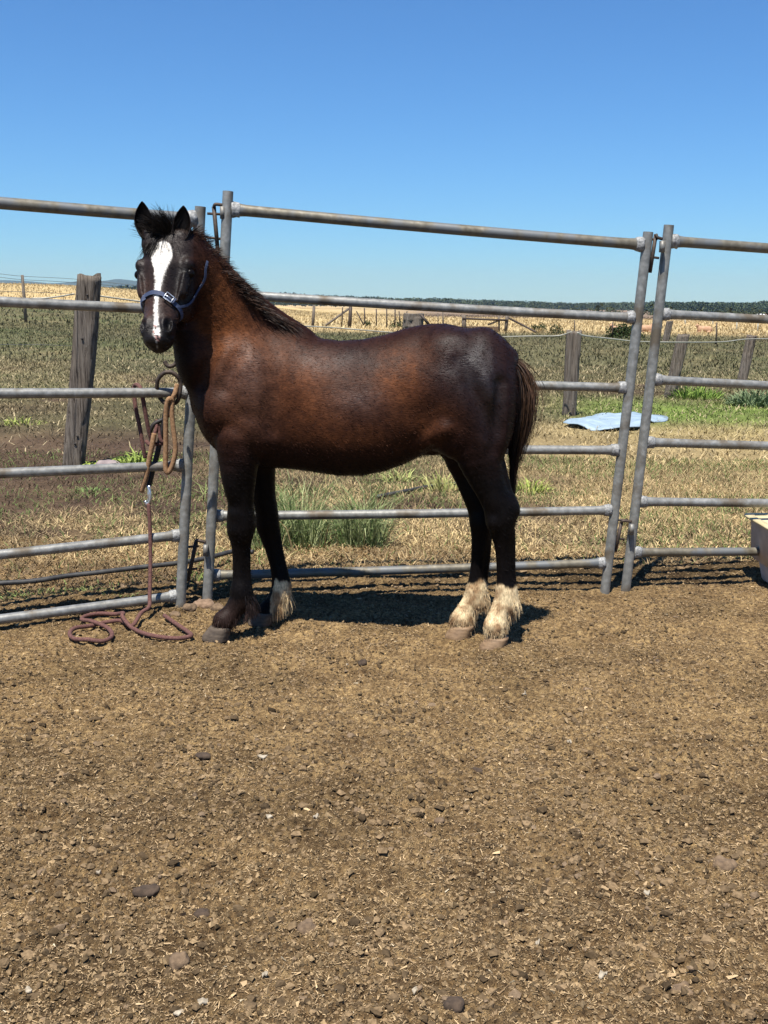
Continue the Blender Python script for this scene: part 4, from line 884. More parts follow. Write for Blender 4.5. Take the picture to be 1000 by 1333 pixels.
# ------------------------------------------------------------------ timber posts and far fences
def post_geo(base, top, w, d, seed, split=0.0, nz=34):
    rs = np.random.default_rng(seed); base = np.array(base, float); top = np.array(top, float); nseg = 28; th = np.linspace(0, 2*np.pi, nseg, endpoint=False)
    rings = []
    for i in range(nz):
        t = i/(nz-1); c = base+(top-base)*t; z = c[2]
        k = 1/np.maximum(np.abs(np.cos(th)), np.abs(np.sin(th)))**.75; r = .5*k*(.86+.28*vn(th*1.6+seed, np.full(nseg, z*1.1), seed)+.10*(vn(th*7+seed, np.full(nseg, z*2.2), seed+3)-.5))
        gr = vn(np.floor(th*4.5)*7.7+seed, np.full(nseg, z*3+seed), seed+9); r = r*(1-.16*(gr > .72))
        if split: r = r*(1-split*np.exp(-((th-4.6)/.16)**2)*np.clip(.45+.55*vn(np.full(nseg, z*3), th*0, seed+4), 0, 1))
        zz = (top-base)[2]*.02*(vn(th*2, th*0+seed, seed+5)-.5)*2 if i == nz-1 else 0
        rings.append(np.stack([c[0]+w*r*np.cos(th), c[1]+d*r*np.sin(th), np.full(nseg, z)+zz], -1))
    V = np.concatenate(rings+[[top-[0, 0, .01]]]); i, j = np.meshgrid(np.arange(nz-1), np.arange(nseg), indexing='ij'); j2 = (j+1) % nseg
    return V, [np.stack([i*nseg+j, i*nseg+j2, (i+1)*nseg+j2, (i+1)*nseg+j], -1).reshape(-1, 4), np.stack([(nz-1)*nseg+np.arange(nseg), (nz-1)*nseg+(np.arange(nseg)+1) % nseg, np.full(nseg, nz*nseg)], -1)]
def timber_post(label, bx, by, tx, ty, wpx, seed, split=0., name='timber_post', group=None, depth=.8):
    b_ = G(bx, by); Y = b_[1]; z0 = terr(b_[0], Y).item(); b_ = P(bx, by, Y)
    t_ = P(tx, ty, Y); w = wpx*mpp(Y, .8); lo = b_-(t_-b_)*.06; lo[2] = min(lo[2], z0-.08)
    V, F = post_geo(lo, t_, w, w*depth, seed, split); root = empty(name, tuple(b_)); tag(root, label, 'fence post', group); mesh_np('timber', V, F, M['timber'], root)
    return root, b_, t_, w
root, b_, t_, w = timber_post('tall thick weathered timber post leaning right behind the left panel', 96, 604, 118, 359, 28, 2, .10)
for px_, py_ in ((114, 384), (107, 441), (101, 568), (98, 578)):
    c = P(px_, py_, t_[1]-w*.40); MB().tube([c+[0, -.006, 0], c+[0, .03, 0]], .009, 8).build('nail_hole', M['darkstrap'], root)
GP = 'split timber posts of the paddock fence'
timber_post('split grey timber post standing right of the horse rump', 741, 541, 748, 431, 18, 3, .45)
timber_post('split leaning timber post seen through the right panel, nearest its left post', 872, 517, 889, 436, 15, 4, .5)
timber_post('weathered timber post furthest right, leaning right', 965, 497, 979, 437, 13, 5, .2)
timber_post('short thick timber stump post just above the horse back', 536, 440, 539, 408, 25, 6, .1, depth=1.0)
timber_post('leaning split timber post beyond the tape, by the right panel post', 866, 445, 872, 418, 8, 7, .3)

def wire(name, label, pts, r, m, cat='wire', k=10):
    o = MB().tube(smooth_path(pts, k), r, 6).build(name, m); return tag(o, label, cat)
wire('electric_tape', 'pale slack electric tape strung from post to post across the paddock', [P(113, 383, 9.35), P(220, 398, 9.9), P(300, 414, 10.5), P(345, 423.5, 10.9), P(385, 424, 11.2), P(440, 427, 11.6), P(500, 432, 12.), P(560, 436, 12.4), P(620, 439, 12.9), P(690, 437.5, 13.3), P(726, 437, 13.5), P(744, 432, 13.38)], .0075, M['tape'], 'tape')
wire('electric_tape', 'pale electric tape running right from the split timber post', [P(752, 433, 13.4), P(762, 437, 13.6), P(800, 441.5, 14.5), P(830, 444.5, 15.2), P(883, 445.5, 16.3), P(940, 445, 18.5), P(972, 441.5, 20), P(1012, 441, 21.5), P(1060, 441, 23)], .010, M['tape'], 'tape')
wire('tied_stick', 'pale dry stick tied in the wire beside the tall timber post', [P(42, 388.5, 9.1), P(60, 388, 9.1), P(80, 385.5, 9.15), P(97, 382.5, 9.15)], [.004, .009, .009, .006, *[.006]*27][:31] if False else .0075, M['tape'], 'stick')
wire('fence_wire', 'thin wire running left from the tall timber post below the stick', [P(112, 384, 9.2), P(60, 381, 8.8), P(0, 379, 8.4), P(-60, 378, 8)], .0022, M['wire'])
wire('fence_wire', 'faint low wire crossing the paddock left of the tall timber post', [P(105, 451, 9.3), P(60, 449, 9.0), P(0, 448.5, 8.5), P(-40, 448, 8)], .002, M['wire'])

def small_post(label, bx, by, tx, ty, wpx, m, cat='fence post', name='fence_post', group=None, Y=None):
    b_ = G(bx, by) if Y is None else P(bx, by, Y); Y = b_[1]; t_ = P(tx, ty, Y); r = wpx*mpp(Y, 0)/2; lo = b_-(t_-b_)*.08; lo[2] = min(lo[2], terr(b_[0], Y).item()-.1)
    V, F = tube_geo([lo, (lo+t_)/2+[r*.1, 0, 0], t_], [r, r*.95, r*.85], 8); mid = mesh_np(name, V-b_, F, m); mid.location = b_; return tag(mid, label, cat, group)
# left rise
b30 = small_post('small grey fence post on the golden rise far left', 32, 383, 29, 358, 4.5, M['timber'], Y=62)
for k, (y0, y1, y2) in enumerate(((356.5, 359.5, 366), (361, 364, 369))):
    wire('fence_wire', ('upper' if k == 0 else 'lower')+' thin wire of the fence on the golden rise', [P(-30, y0-2, 60), P(0, y0, 60.5), P(29, y1, 62), P(100, y1+4, 66), P(180, y2+6, 72)], .013, M['wire'])
# fence and yards behind the horse
small_post('pale timber post by the mane, first of the far paddock fence', 352, 424, 353.5, 396, 4.0, M['timber'])
small_post('dark timber post with a diagonal brace on its right', 407, 425, 409, 397, 4.2, M['timber'])
small_post('thick dark strainer post holding the diagonal brace', 455, 426, 456.5, 399, 5, M['rust'])
a_ = G(424, 425); a2 = G(455, 425); o = MB().tube([P(423, 424.5, a_[1]), P(454, 402, a2[1]+.06)], .075, 8).build('brace_rail', M['timber']); tag(o, 'diagonal timber brace leaning up to the dark strainer post', 'brace')
steel_x = [(445, 425, 446, 400, 1.8), (475, 426, 474.5, 401, 1.9), (490, 426, 490, 402, 1.7), (503.5, 426, 503.5, 402, 1.8), (514, 427, 514.5, 403, 2.0), (521.5, 424, 519.5, 405, 1.8), (527, 423, 530, 405, 1.6)]
labs = ['between the strainer post and its brace', 'just right of the loose leaning stick', 'first of four close steel pickets', 'second of four close steel pickets', 'third of four close steel pickets', 'fourth of four close steel pickets', 'touching the left edge of the thick stump']
for (bx, by, tx, ty, w_), lb in zip(steel_x, labs): small_post('thin rusty steel picket '+lb, bx, by, tx, ty, w_, M['rust'], 'fence picket', 'steel_picket', 'thin pickets of the far paddock fence')
small_post('loose leaning stick right of the strainer post', 475, 425, 464, 405, 1.8, M['rust'], 'stick', 'leaning_stick')
o = MB().tube([P(548, 410, 40), P(559, 423, 40)], .05, 8).build('brace_rail', M['rust']); tag(o, 'short dark diagonal stay right of the thick stump', 'brace')
small_post('pale thin post in the stubble right of the stump', 577, 424, 576.5, 405, 2.2, M['timber'])
small_post('faint thin post in the stubble, beside the stump', 570.5, 421, 570, 407, 1.5, M['timber'])
# yard gate
gy = G(605, 432)[1]; root = empty('yard_gate', tuple(P(632, 432, gy))); tag(root, 'old timber yard frame with a rusty pipe rail beyond the horse rump', 'gate')
for bx, tx, ty, w_ in ((604.5, 604, 410, 6), (658, 661, 407, 4.5)): r = w_*mpp(gy, 0)/2; MB().tube([P(bx, 434, gy), P(tx, ty, gy)], r, 10).build('post', M['timber'], root)
MB().tube([P(650, 432, gy), P(649.5, 411, gy)], .05, 8).build('picket', M['timber'], root)
MB().tube([P(602, 414.5, gy-.1), P(661, 417, gy-.1)], .055, 8).build('rail', M['rust'], root)
MB().tube([P(635, 423, gy), P(650, 417, gy)], .045, 8).build('brace', M['timber'], root); MB().tube([P(663, 414.5, gy), P(682, 424, gy-1), P(699, 433, gy-2)], .055, 8).build('long_brace', M['rust'], root)
o = MB().box(P(628, 428, gy+.7)+[0, 0, -.1], (22*mpp(gy, 0), .35, 5.5*mpp(gy, 0))).build('water_trough', M['dung'], None, False); tag(o, 'low brown weathered trough lying behind the yard frame', 'trough')
# right hand far fence
for bx, by, tx, ty, w_, lb in ((748, 438, 748, 417, 1.4, 'thin steel picket behind the split timber post'), (797, 441, 798, 419, 1.8, 'dark steel picket left of the lying pinkish cow'), (932, 449, 933, 420, 2.0, 'dark steel picket right of the lying cow with raised head')):
    small_post(lb, bx, by, tx, ty, w_, M['rust'], 'fence picket', 'steel_picket')
for bx, by, tx, ty, lb in ((892, 424, 892, 414, 'small white post left of the lying cow with raised head'), (959, 431, 959.5, 418, 'small white post, middle of three in the pale field'), (986, 432, 987, 420, 'small white post furthest right in the pale field'), (928, 422, 928, 415, 'tiny white post right behind the lying cow')):
    small_post(lb, bx, by, tx, ty, 1.7, M['tape'], 'fence post', 'white_post')

# ------------------------------------------------------------------ cattle panels
def ext(A, B, L):
    d = (B-A)/np.linalg.norm(B-A); return A+d*L
def panel(label, posts, rails, wr=.0245):
    """posts: list of (base, top); rails: list of (A, B, brown, weld at A, weld at B)"""
    base = posts[0][0]; root = empty('cattle_panel', tuple(base)); tag(root, label, 'fence panel', 'galvanised cattle panels of the yard')
    for b_, t_ in posts:
        d = (t_-b_)/np.linalg.norm(t_-b_); mb = MB(); mb.tube([b_-d*.03, (b_+t_)/2, t_], .0238, 20, cap=False)
        mb.tube([t_, t_-d*.12], .0205, 20); mb.add(*ring(t_, d, .0205, .0238)); mb.build('post', M['galv'], root)
    for A, B, brown, wa, wb in rails:
        L = np.linalg.norm(B-A); d = (B-A)/L; n_ = 24; ts = np.linspace(0, 1, n_); r0 = .0245 if brown == 2 else .0215
        sag = np.array([0, 0, -1.])*(.004*np.sin(ts*np.pi))[:, None]; pts = A+(B-A)*ts[:, None]+sag
        # flattened, flared ends where the pipe is pinched onto the post
        mb = MB(); T0 = np.array(pts); e = np.ones(n_); V, F = tube_geo(pts, r0, 18, False)
        V = V.reshape(n_, 18, 3); dist = np.minimum(ts*L if wa else 9, (1-ts)*L if wb else 9); g = np.exp(-(dist/.055)**2)
        up = np.array([0, 0, 1.]); c = pts[:, None]; rel = V-c; upc = rel@up; V = c+rel+up*(upc*(.34*g)[:, None])[..., None]; fr = np.cross(d, up); fr /= np.linalg.norm(fr); fc = rel@fr; V = V-fr*(fc*(.25*g)[:, None])[..., None]
        mb.add(V.reshape(-1, 3), F); o = mb.build('rail', M['galv_brown'] if brown else M['galv'], root)
        for flag, E, s_ in ((wa, A, 1), (wb, B, -1)):
            if flag:
                q = [E+d*s_*(.0225+x) for x in (-.004, .006, .018, .03, .034)]; rr = [r0*1.06, r0*1.09, r0*1.04, r0*1.015, r0*.9]
                V, F = tube_geo(q, rr, 16); V[:, 2] = E[2]+(V[:, 2]-E[2])*1.32; rs_ = np.random.default_rng(int(abs(E[2])*999)); V += rs_.normal(size=V.shape)*.0014; mb = MB(); mb.add(V, F); mb.build('weld', M['weld'], o)
    return root
def ring(c, d, r1, r2, n=20):
    a_ = np.cross(d, [0, 1, 0]); a_ /= np.linalg.norm(a_); b_ = np.cross(d, a_); th = np.linspace(0, 2*np.pi, n, endpoint=False)
    V = np.concatenate([c+r*(np.cos(th)[:, None]*a_+np.sin(th)[:, None]*b_) for r in (r1, r2)]); k = np.arange(n); k2 = (k+1) % n
    return V, np.stack([k, k+n, k2+n, k2], -1)
YL0 = G(235, 788)[1]; YM0 = G(270, 779)[1]; YM1 = G(788, 766)[1]; YR0 = G(815, 764)[1]; YLe = 4.47
print('panel depths', YL0, YM0, YM1, YR0)
def on(b, t, y):   # point on a leaning post at image height y
    return b+(t-b)*(b[1]*0+y)
def postpt(bpx, tpx, Y, py):
    f = (bpx[1]-py)/(bpx[1]-tpx[1]); return P(bpx[0]+(tpx[0]-bpx[0])*f, py, Y)
LB, LT = (235, 789), (261, 269); MLB, MLT = (270, 782), (297, 249); MRB, MRT = (788, 766), (844, 302); RB, RT = (815, 764), (871, 293)
# left panel comes towards the camera to the left
rails = []; ly0 = [263, 391.5, 511, 615, 721, 805]; ly1 = [285.5, 404.5, 511, 605.5, 696, 775]
ends = []
for k, (a_, b_) in enumerate(zip(ly0, ly1)):
    E = postpt(LB, LT, YL0, b_); W = P(0, a_, YLe); far = ext(E, W, 2.06); ends.append(far); rails.append((far, E, 2 if k == 0 else (1 if k in (0,) else 0), True, True))
lp = ends[-1]; lt = ends[0]; dirp = (lt-lp)/np.linalg.norm(lt-lp); lb = lp-dirp*(lp[2]/dirp[2])
panel('left galvanised cattle panel with ropes hanging from it, behind the horse head', [(G(*LB), P(*LT, YL0)), (lb, lt+dirp*.06)], rails)
rails = []
for k, (a_, b_) in enumerate(zip([272, 382.5, 487, 581, 671.5, 749], [319, 414, 505, 586, 664, 732.5])):
    A = postpt(MLB, MLT, YM0, a_); B = postpt(MRB, MRT, YM1, b_); rails.append((A, B, 2 if k == 0 else (1 if k == 5 else 0), True, True))
panel('middle galvanised cattle panel directly behind the horse body', [(G(*MLB), P(*MLT, YM0)), (G(*MRB), P(*MRT, YM1))], rails)
rails = []; ends = []
for k, (a_, b_) in enumerate(zip([313.5, 408.5, 494, 575.5, 653, 719], [322.5, 415, 501, 579.5, 654, 717])):
    A = postpt(RB, RT, YR0, a_); W = P(1000, b_, YR0+.13); far = ext(A, W, 2.06); ends.append(far); rails.append((A, far, 2 if k == 0 else (1 if k == 5 else 0), True, True))
lp = ends[-1]; lt = ends[0]; dirp = (lt-lp)/np.linalg.norm(lt-lp); lb = lp-dirp*(lp[2]/dirp[2])
panel('right galvanised cattle panel behind the feed tub', [(G(*RB), P(*RT, YR0)), (lb, lt+dirp*.06)], rails)

# pins and lugs that join the panels
def pin(label, lug_from, lug_c, top, bot, clip1, clip2, Y, br=.0065, ringtop=True):
    root = empty('joining_pin', tuple(P(*top, Y))); tag(root, label, 'pin', 'drop pins joining the panels')
    q = lambda p, dy=0: P(p[0], p[1], Y+dy)
    MB().tube([q(top), q(bot)], .0095, 10).build('pin_shaft', M['rust'], root)
    MB().tube(smooth_path([q(lug_from, -.005), q(lug_c, -.012), q(top, -.006)], 5), .0075, 8).build('handle', M['rust'], root)
    mb = MB(); mb.box(q(((lug_from[0]+0), lug_from[1]+10), -.01), (.010, .016, .026)); mb.build('hinge_plate', M['galv'], root)
    for (a_, b_) in (clip1, clip2): MB().tube([q(a_, .0), q(b_, .0)], .0058, 8).build('lug', M['rust'], root)
    return root
pin('drop pin at the top of the joint beside the horse ears', (290, 267), (281, 266), (278.5, 269), (284, 330), (((270, 278), (291, 279))), (((270, 309), (287, 311))), YM0-.0)
pin('drop pin at the foot of the joint beside the horse forelegs', (268, 706), (260, 704), (256, 703), (244.5, 756), (((244, 712), (259, 711))), (((242, 742), (257, 740))), (YL0+YM0)/2)
pin('drop pin at the top of the right-hand joint', (862, 311), (856, 309), (854, 305), (846, 355), (((846, 312), (856, 311))), (((843, 334), (858, 336))), YM1)
pin('drop pin near the foot of the right-hand joint', (822, 679), (812, 678), (809, 680), (801, 718), (((800, 677), (818, 677))), (((799, 700), (813, 702))), YM1)

# ------------------------------------------------------------------ ropes and straps on the left panel
Yr = YL0-.055
lead = empty('lead_rope', tuple(P(192, 650, Yr))); tag(lead, 'faded maroon lead rope hanging from the left panel and coiled on the dirt', 'rope')
g = lambda x, y: G(x, y)+np.array([0, 0, .016+float(dirt_h(np.array([G(x, y)[0]]), np.array([G(x, y)[1]]))[0])*.5])
path = [P(193.5, 655, Yr-.02), P(195.5, 690, Yr-.03), P(196, 730, Yr-.05), P(195, 775, Yr-.10), P(194, 790, Yr-.14)]
path += [g(184, 808)+[0, 0, .02], g(172, 816), g(158, 812), g(140, 813), g(118, 817), g(98, 822), g(91, 828), g(97, 835), g(115, 839), g(135, 838), g(146, 831), g(140, 822), g(120, 815)+[0, 0, .012], g(107, 810), g(112, 805), g(130, 801.5), g(150, 803), g(161, 809)+[0, 0, .02], g(160, 813)+[0, 0, .022], g(172, 819), g(190, 829), g(212, 834), g(232, 834), g(249, 831), g(243, 824), g(228, 815), g(214, 805)]
sp_ = smooth_path(path, 8); sp_[:, 2] = np.maximum(sp_[:, 2], dirt_h(sp_[:, 0], sp_[:, 1])+.013)
MB().tube(sp_, .0092, 10).build('rope', M['rope'], lead)
snap = MB(); snap.tube(smooth_path([P(192, 632, Yr-.02), P(195, 640, Yr-.025), P(195.5, 650, Yr-.025), P(192, 657, Yr-.02), P(189, 652, Yr-.02)], 5), .0065, 8); snap.tube([P(194, 632, Yr-.02), P(193.5, 655, Yr-.02)], .006, 8); snap.build('snap_hook', M['steel'], lead)
def strap(name, label, pts, r, m, cat, flat=1.0, parent=None):
    o = MB().tube(smooth_path(pts, 8), r, 10, flat=flat).build(name, m, parent)
    return tag(o, label, cat) if parent is None else o
mr = empty('hanging_rope', tuple(P(178, 505, Yr))); tag(mr, 'maroon rope looped over the rail at the left of the hanging gear', 'rope')
strap('loop', None, [P(189, 596, Yr+.01), P(186, 580, Yr), P(182, 556, Yr), P(177, 532, Yr), P(174.5, 512, Yr+.01), P(175, 503, Yr+.02), P(179, 501, Yr-.01), P(184, 508, Yr-.04), P(188, 530, Yr-.03), P(192, 552, Yr-.02), P(195, 565, Yr-.01), P(198, 575, Yr)], .0095, M['rope'], 'rope', parent=mr)
strap('tail_end', None, [P(190, 574, Yr-.01), P(196, 578, Yr-.02), P(203, 560, Yr-.015), P(205, 548, Yr), P(209, 572, Yr-.01), P(214, 577, Yr), P(202, 578, Yr-.01)], .0085, M['rope'], 'rope', parent=mr)
cl = empty('curled_strap', tuple(P(220, 500, Yr))); tag(cl, 'brown stiff strap curled in a ring over the rail by the chest', 'strap')
strap('ring', None, [P(207, 515, Yr), P(204.5, 505, Yr-.02), P(206, 494, Yr-.03), P(213, 486, Yr-.035), P(222, 484.5, Yr-.035), P(230, 489, Yr-.03), P(235, 498, Yr-.02), P(234, 512, Yr-.02), P(231, 522, Yr-.01), P(224, 526, Yr), P(214, 524, Yr), P(207, 516, Yr+.01)], .0095, M['rust'], 'strap', parent=cl)
strap('loose_end', None, [P(223, 528, Yr), P(221, 538, Yr), P(214, 545, Yr), P(201, 552, Yr-.01), P(196, 562, Yr-.01), P(198, 572, Yr)], .0095, M['darkstrap'], 'strap', parent=cl)
strap('dark_end', None, [P(217, 530, Yr), P(213, 550, Yr), P(210, 566, Yr), P(205, 590, Yr), P(199, 612, Yr), P(194, 632, Yr)], .012, M['darkstrap'], 'strap', parent=cl)
tn = empty('tan_rope_loop', tuple(P(218, 560, Yr))); tag(tn, 'tan rope hanging in a long narrow loop from the rail', 'rope')
strap('loop', None, [P(231, 500, Yr-.02), P(228, 512, Yr-.03), P(225, 520, Yr-.03), P(224, 540, Yr-.03), P(226, 560, Yr-.03), P(228.5, 585, Yr-.03), P(225, 604, Yr-.03), P(219, 615, Yr-.03), P(215.5, 608, Yr-.03), P(216, 580, Yr-.03), P(216, 545, Yr-.035), P(217.5, 526, Yr-.04), P(221, 519, Yr-.04), P(225, 522, Yr-.03)], .0112, M['tanstrap'], 'rope', parent=tn)
strap('tan_rope_end', 'short thick tan rope end hanging in front of the dark strap', [P(201, 564, Yr-.03), P(198, 580, Yr-.035), P(194, 600, Yr-.035), P(190, 622, Yr-.03), P(184, 640, Yr-.02)], .0115, M['tanstrap'], 'rope')
strap('dark_hook', 'dark curved strap end showing between the chin and the neck', [P(214, 470, YL0-.2), P(217, 475, YL0-.2), P(222, 477, YL0-.2), P(229, 473, YL0-.2), P(232, 462, YL0-.2)], .009, M['rust'], 'strap')

# halter on the horse
hl = empty('halter', tuple(HH['Hd'](.6, 0, 0))); tag(hl, 'blue webbing halter with a steel buckle on the horse head', 'halter')
Hd = HH['Hd']; BV = BVH['tree']
def snap_to(p, off=.004):
    loc, nr, _, _ = BV.find_nearest(Vector(p)); return np.array(loc)+np.array(nr)*off
def web(name, ctrl, w, m, parent, k=8, off=.004, th=.003):
    pts = smooth_path(ctrl, k); S = []; Nn = []
    for p in pts:
        loc, nr, _, _ = BV.find_nearest(Vector(p)); S.append(np.array(loc)+np.array(nr)*off); Nn.append(np.array(nr))
    S = np.array(S); Nn = np.array(Nn)
    for _ in range(3): S[1:-1] = .25*S[:-2]+.5*S[1:-1]+.25*S[2:]; Nn[1:-1] = .25*Nn[:-2]+.5*Nn[1:-1]+.25*Nn[2:]
    T = np.gradient(S, axis=0); W = np.cross(T, Nn); W /= np.linalg.norm(W, axis=1)[:, None]; Nn /= np.linalg.norm(Nn, axis=1)[:, None]
    q = np.stack([S-W*w/2, S+W*w/2, S+W*w/2+Nn*th, S-W*w/2+Nn*th], 1); n_ = len(S); i, j = np.meshgrid(np.arange(n_-1), np.arange(4), indexing='ij'); j2 = (j+1) % 4
    mb = MB(); mb.add(q.reshape(-1, 3), [np.stack([i*4+j, i*4+j2, (i+1)*4+j2, (i+1)*4+j], -1).reshape(-1, 4), np.array([[0, 1, 2, 3], [n_*4-1, n_*4-2, n_*4-3, n_*4-4]])]); return mb.build(name, m, parent, False)
yh = lambda px_, py_: CAM+ray(px_, py_)*3.9/ray(px_, py_)[1]
def hit(px_, py_):
    d = ray(px_, py_); r_ = BV.ray_cast(Vector(CAM), Vector(d/np.linalg.norm(d))); return np.array(r_[0]) if r_[0] is not None else None
nb = [hit(x, y) for x, y in ((186, 391), (190, 386), (197, 382), (205, 381.5), (212, 384), (220, 390), (227, 396), (231, 400))]; nb = [p for p in nb if p is not None]
web('noseband', [Hd(.68, -.085, -.08)]+nb, .0165, M['blue'], hl)
web('chin_strap', [nb[-1], Hd(.74, .06, -.10), Hd(.76, .0, -.14), Hd(.72, -.06, -.11), Hd(.68, -.085, -.08)], .019, M['blue'], hl)
ck = [hit(x, y) for x, y in ((231, 400), (236, 388), (241, 374))]; ck = [p for p in ck if p is not None]
web('cheek_strap', ck[:1]+[Hd(.62, .10, -.09), Hd(.45, .12, -.12), Hd(.3, .12, -.13), Hd(.15, .10, -.12), Hd(.04, .085, -.10)], .009, M['blue'], hl)
web('cheek_strap', [Hd(.68, -.085, -.08), Hd(.5, -.10, -.12), Hd(.2, -.09, -.10), Hd(.04, -.07, -.10)], .018, M['blue'], hl)
web('crown_strap', [Hd(.04, .075, -.10), Hd(-.04, .04, -.09), Hd(-.05, 0, -.085), Hd(-.04, -.04, -.09), Hd(.04, -.07, -.10)], .018, M['blue'], hl)
bk = hit(218.5, 388.5)
if bk is not None:
    loc, nr, _, _ = BV.find_nearest(Vector(bk)); nr = np.array(nr); d = nb[5]-nb[4]; d /= np.linalg.norm(d); w_ = np.cross(nr, d); c = bk+nr*.011
    fr = [c-d*.016-w_*.014, c+d*.016-w_*.014, c+d*.016+w_*.014, c-d*.016+w_*.014, c-d*.016-w_*.014, c+d*.016-w_*.014]
    b2 = MB().tube(fr, .0024, 8).build('buckle', M['steel'], hl); MB().tube([c-d*.016, c+d*.016], .0018, 6).build('tongue', M['steel'], b2)
    c2 = c+d*.024; MB().tube([c2-w_*.013, c2+w_*.013], .0035, 8).build('keeper', M['blue'], hl)

# ------------------------------------------------------------------ feed tub, sheet, pipe, weeds, rocks, dung
def tub():
    F0 = G(993, 769); cx, cy = F0[0]+.285, F0[1]+.13; root = empty('feed_tub', (cx, cy, 0)); tag(root, 'grey mauve plastic feed tub with a cream rim at the right edge', 'tub')
    H = mpp(F0[1], .1)*86; z0 = .0
    def rr(hw, hd, r, z, n_=8):
        o = []
        for qx, qy, a0 in ((1, 1, 0), (-1, 1, 90), (-1, -1, 180), (1, -1, 270)):
            for t in np.linspace(0, 90, n_): a_ = math.radians(a0+t); o.append([cx+qx*(hw-r)+r*math.cos(a_), cy+qy*(hd-r)+r*math.sin(a_), z])
        return np.array(o)
    def loft(lv):
        R_ = [rr(*l) for l in lv]; n_ = len(R_[0]); V = np.concatenate(R_); i, j = np.meshgrid(np.arange(len(R_)-1), np.arange(n_), indexing='ij'); j2 = (j+1) % n_
        return V, [np.stack([i*n_+j, i*n_+j2, (i+1)*n_+j2, (i+1)*n_+j], -1).reshape(-1, 4)]
    pl = solid('mauve_grey_plastic', (.36, .305, .285), (.50, .44, .41), 14, .75, 0, .002); pw = solid('scuffed_pale_plastic', (.40, .33, .29), (.58, .50, .44), 20, .7, 0, .002); ye = solid('cream_rim_plastic', (.42, .34, .18), (.52, .44, .27), 12, .6, 0, .001)
    V, F = loft([(.205, .125, .03, z0), (.212, .132, .035, z0+.01), (.228, .148, .035, z0+H*.30), (.228, .148, .035, z0+H*.34), (.262, .18, .04, z0+H*.345), (.27, .19, .04, z0+H*.9), (.29, .21, .05, z0+H*.965)]); mb = MB(); mb.add(V, F); mb.build('tub_body', pl, root)
    V, F = loft([(.292, .212, .05, z0+H*.962), (.302, .222, .055, z0+H*.966), (.302, .222, .055, z0+H), (.262, .182, .04, z0+H), (.20, .12, .03, z0+.03)]); mb = MB(); mb.add(V, F); mb.add(rr(.20, .12, .03, z0+.03), np.arange(32).reshape(1, 32)); mb.build('rim', ye, root)
    mb = MB(); mb.add(rr(.262, .182, .04, z0+H*.985), np.arange(32).reshape(1, 32)); mb.build('lid', ye, root)
    for i in (-1, 0, 1):   # raised outer panels with shadow gaps, and pale corner feet
        x_ = cx+i*.16; mb = MB(); a_ = [x_-.065, x_+.065]; zt, zb_ = z0+H*.84, z0+H*.44; yt, yb = cy-.19-.006, cy-.182-.006
        mb.add([[a_[0], yb, zb_+.02], [a_[0]+.02, yb, zb_], [a_[1]-.02, yb, zb_], [a_[1], yb, zb_+.02], [a_[1], yt, zt], [a_[0], yt, zt], [a_[0]-.004, yb+.02, zb_+.016], [a_[0]+.018, yb+.02, zb_-.004], [a_[1]-.018, yb+.02, zb_-.004], [a_[1]+.004, yb+.02, zb_+.016], [a_[1]+.004, yt+.02, zt+.004], [a_[0]-.004, yt+.02, zt+.004]], [np.array([[0, 1, 2, 3, 4, 5]]), np.array([[k, (k+1) % 6, (k+1) % 6+6, k+6] for k in range(6)])]); mb.build('side_panel', pl, root, False)
    for sx in (-1, 1):
        x_ = cx+sx*.19; mb = MB(); mb.add([[x_-.02, cy-.137, z0+.004], [x_+.012, cy-.137, z0+.004], [x_+.026, cy-.154, z0+H*.30], [x_-.012, cy-.154, z0+H*.30]][::1], np.array([[0, 1, 2, 3]]))
        V = np.array([[x_-.03, cy-.140, z0+.004], [x_+.02, cy-.140, z0+.004], [x_+.030, cy-.158, z0+H*.31], [x_-.002, cy-.158, z0+H*.31]]); V2 = V+[0, .03, 0]; mb = MB(); mb.add(np.concatenate([V, V2]), np.array([[0, 1, 2, 3], [0, 4, 5, 1], [1, 5, 6, 2], [2, 6, 7, 3], [3, 7, 4, 0]])); mb.build('corner_foot', pw, root, False)
tub()

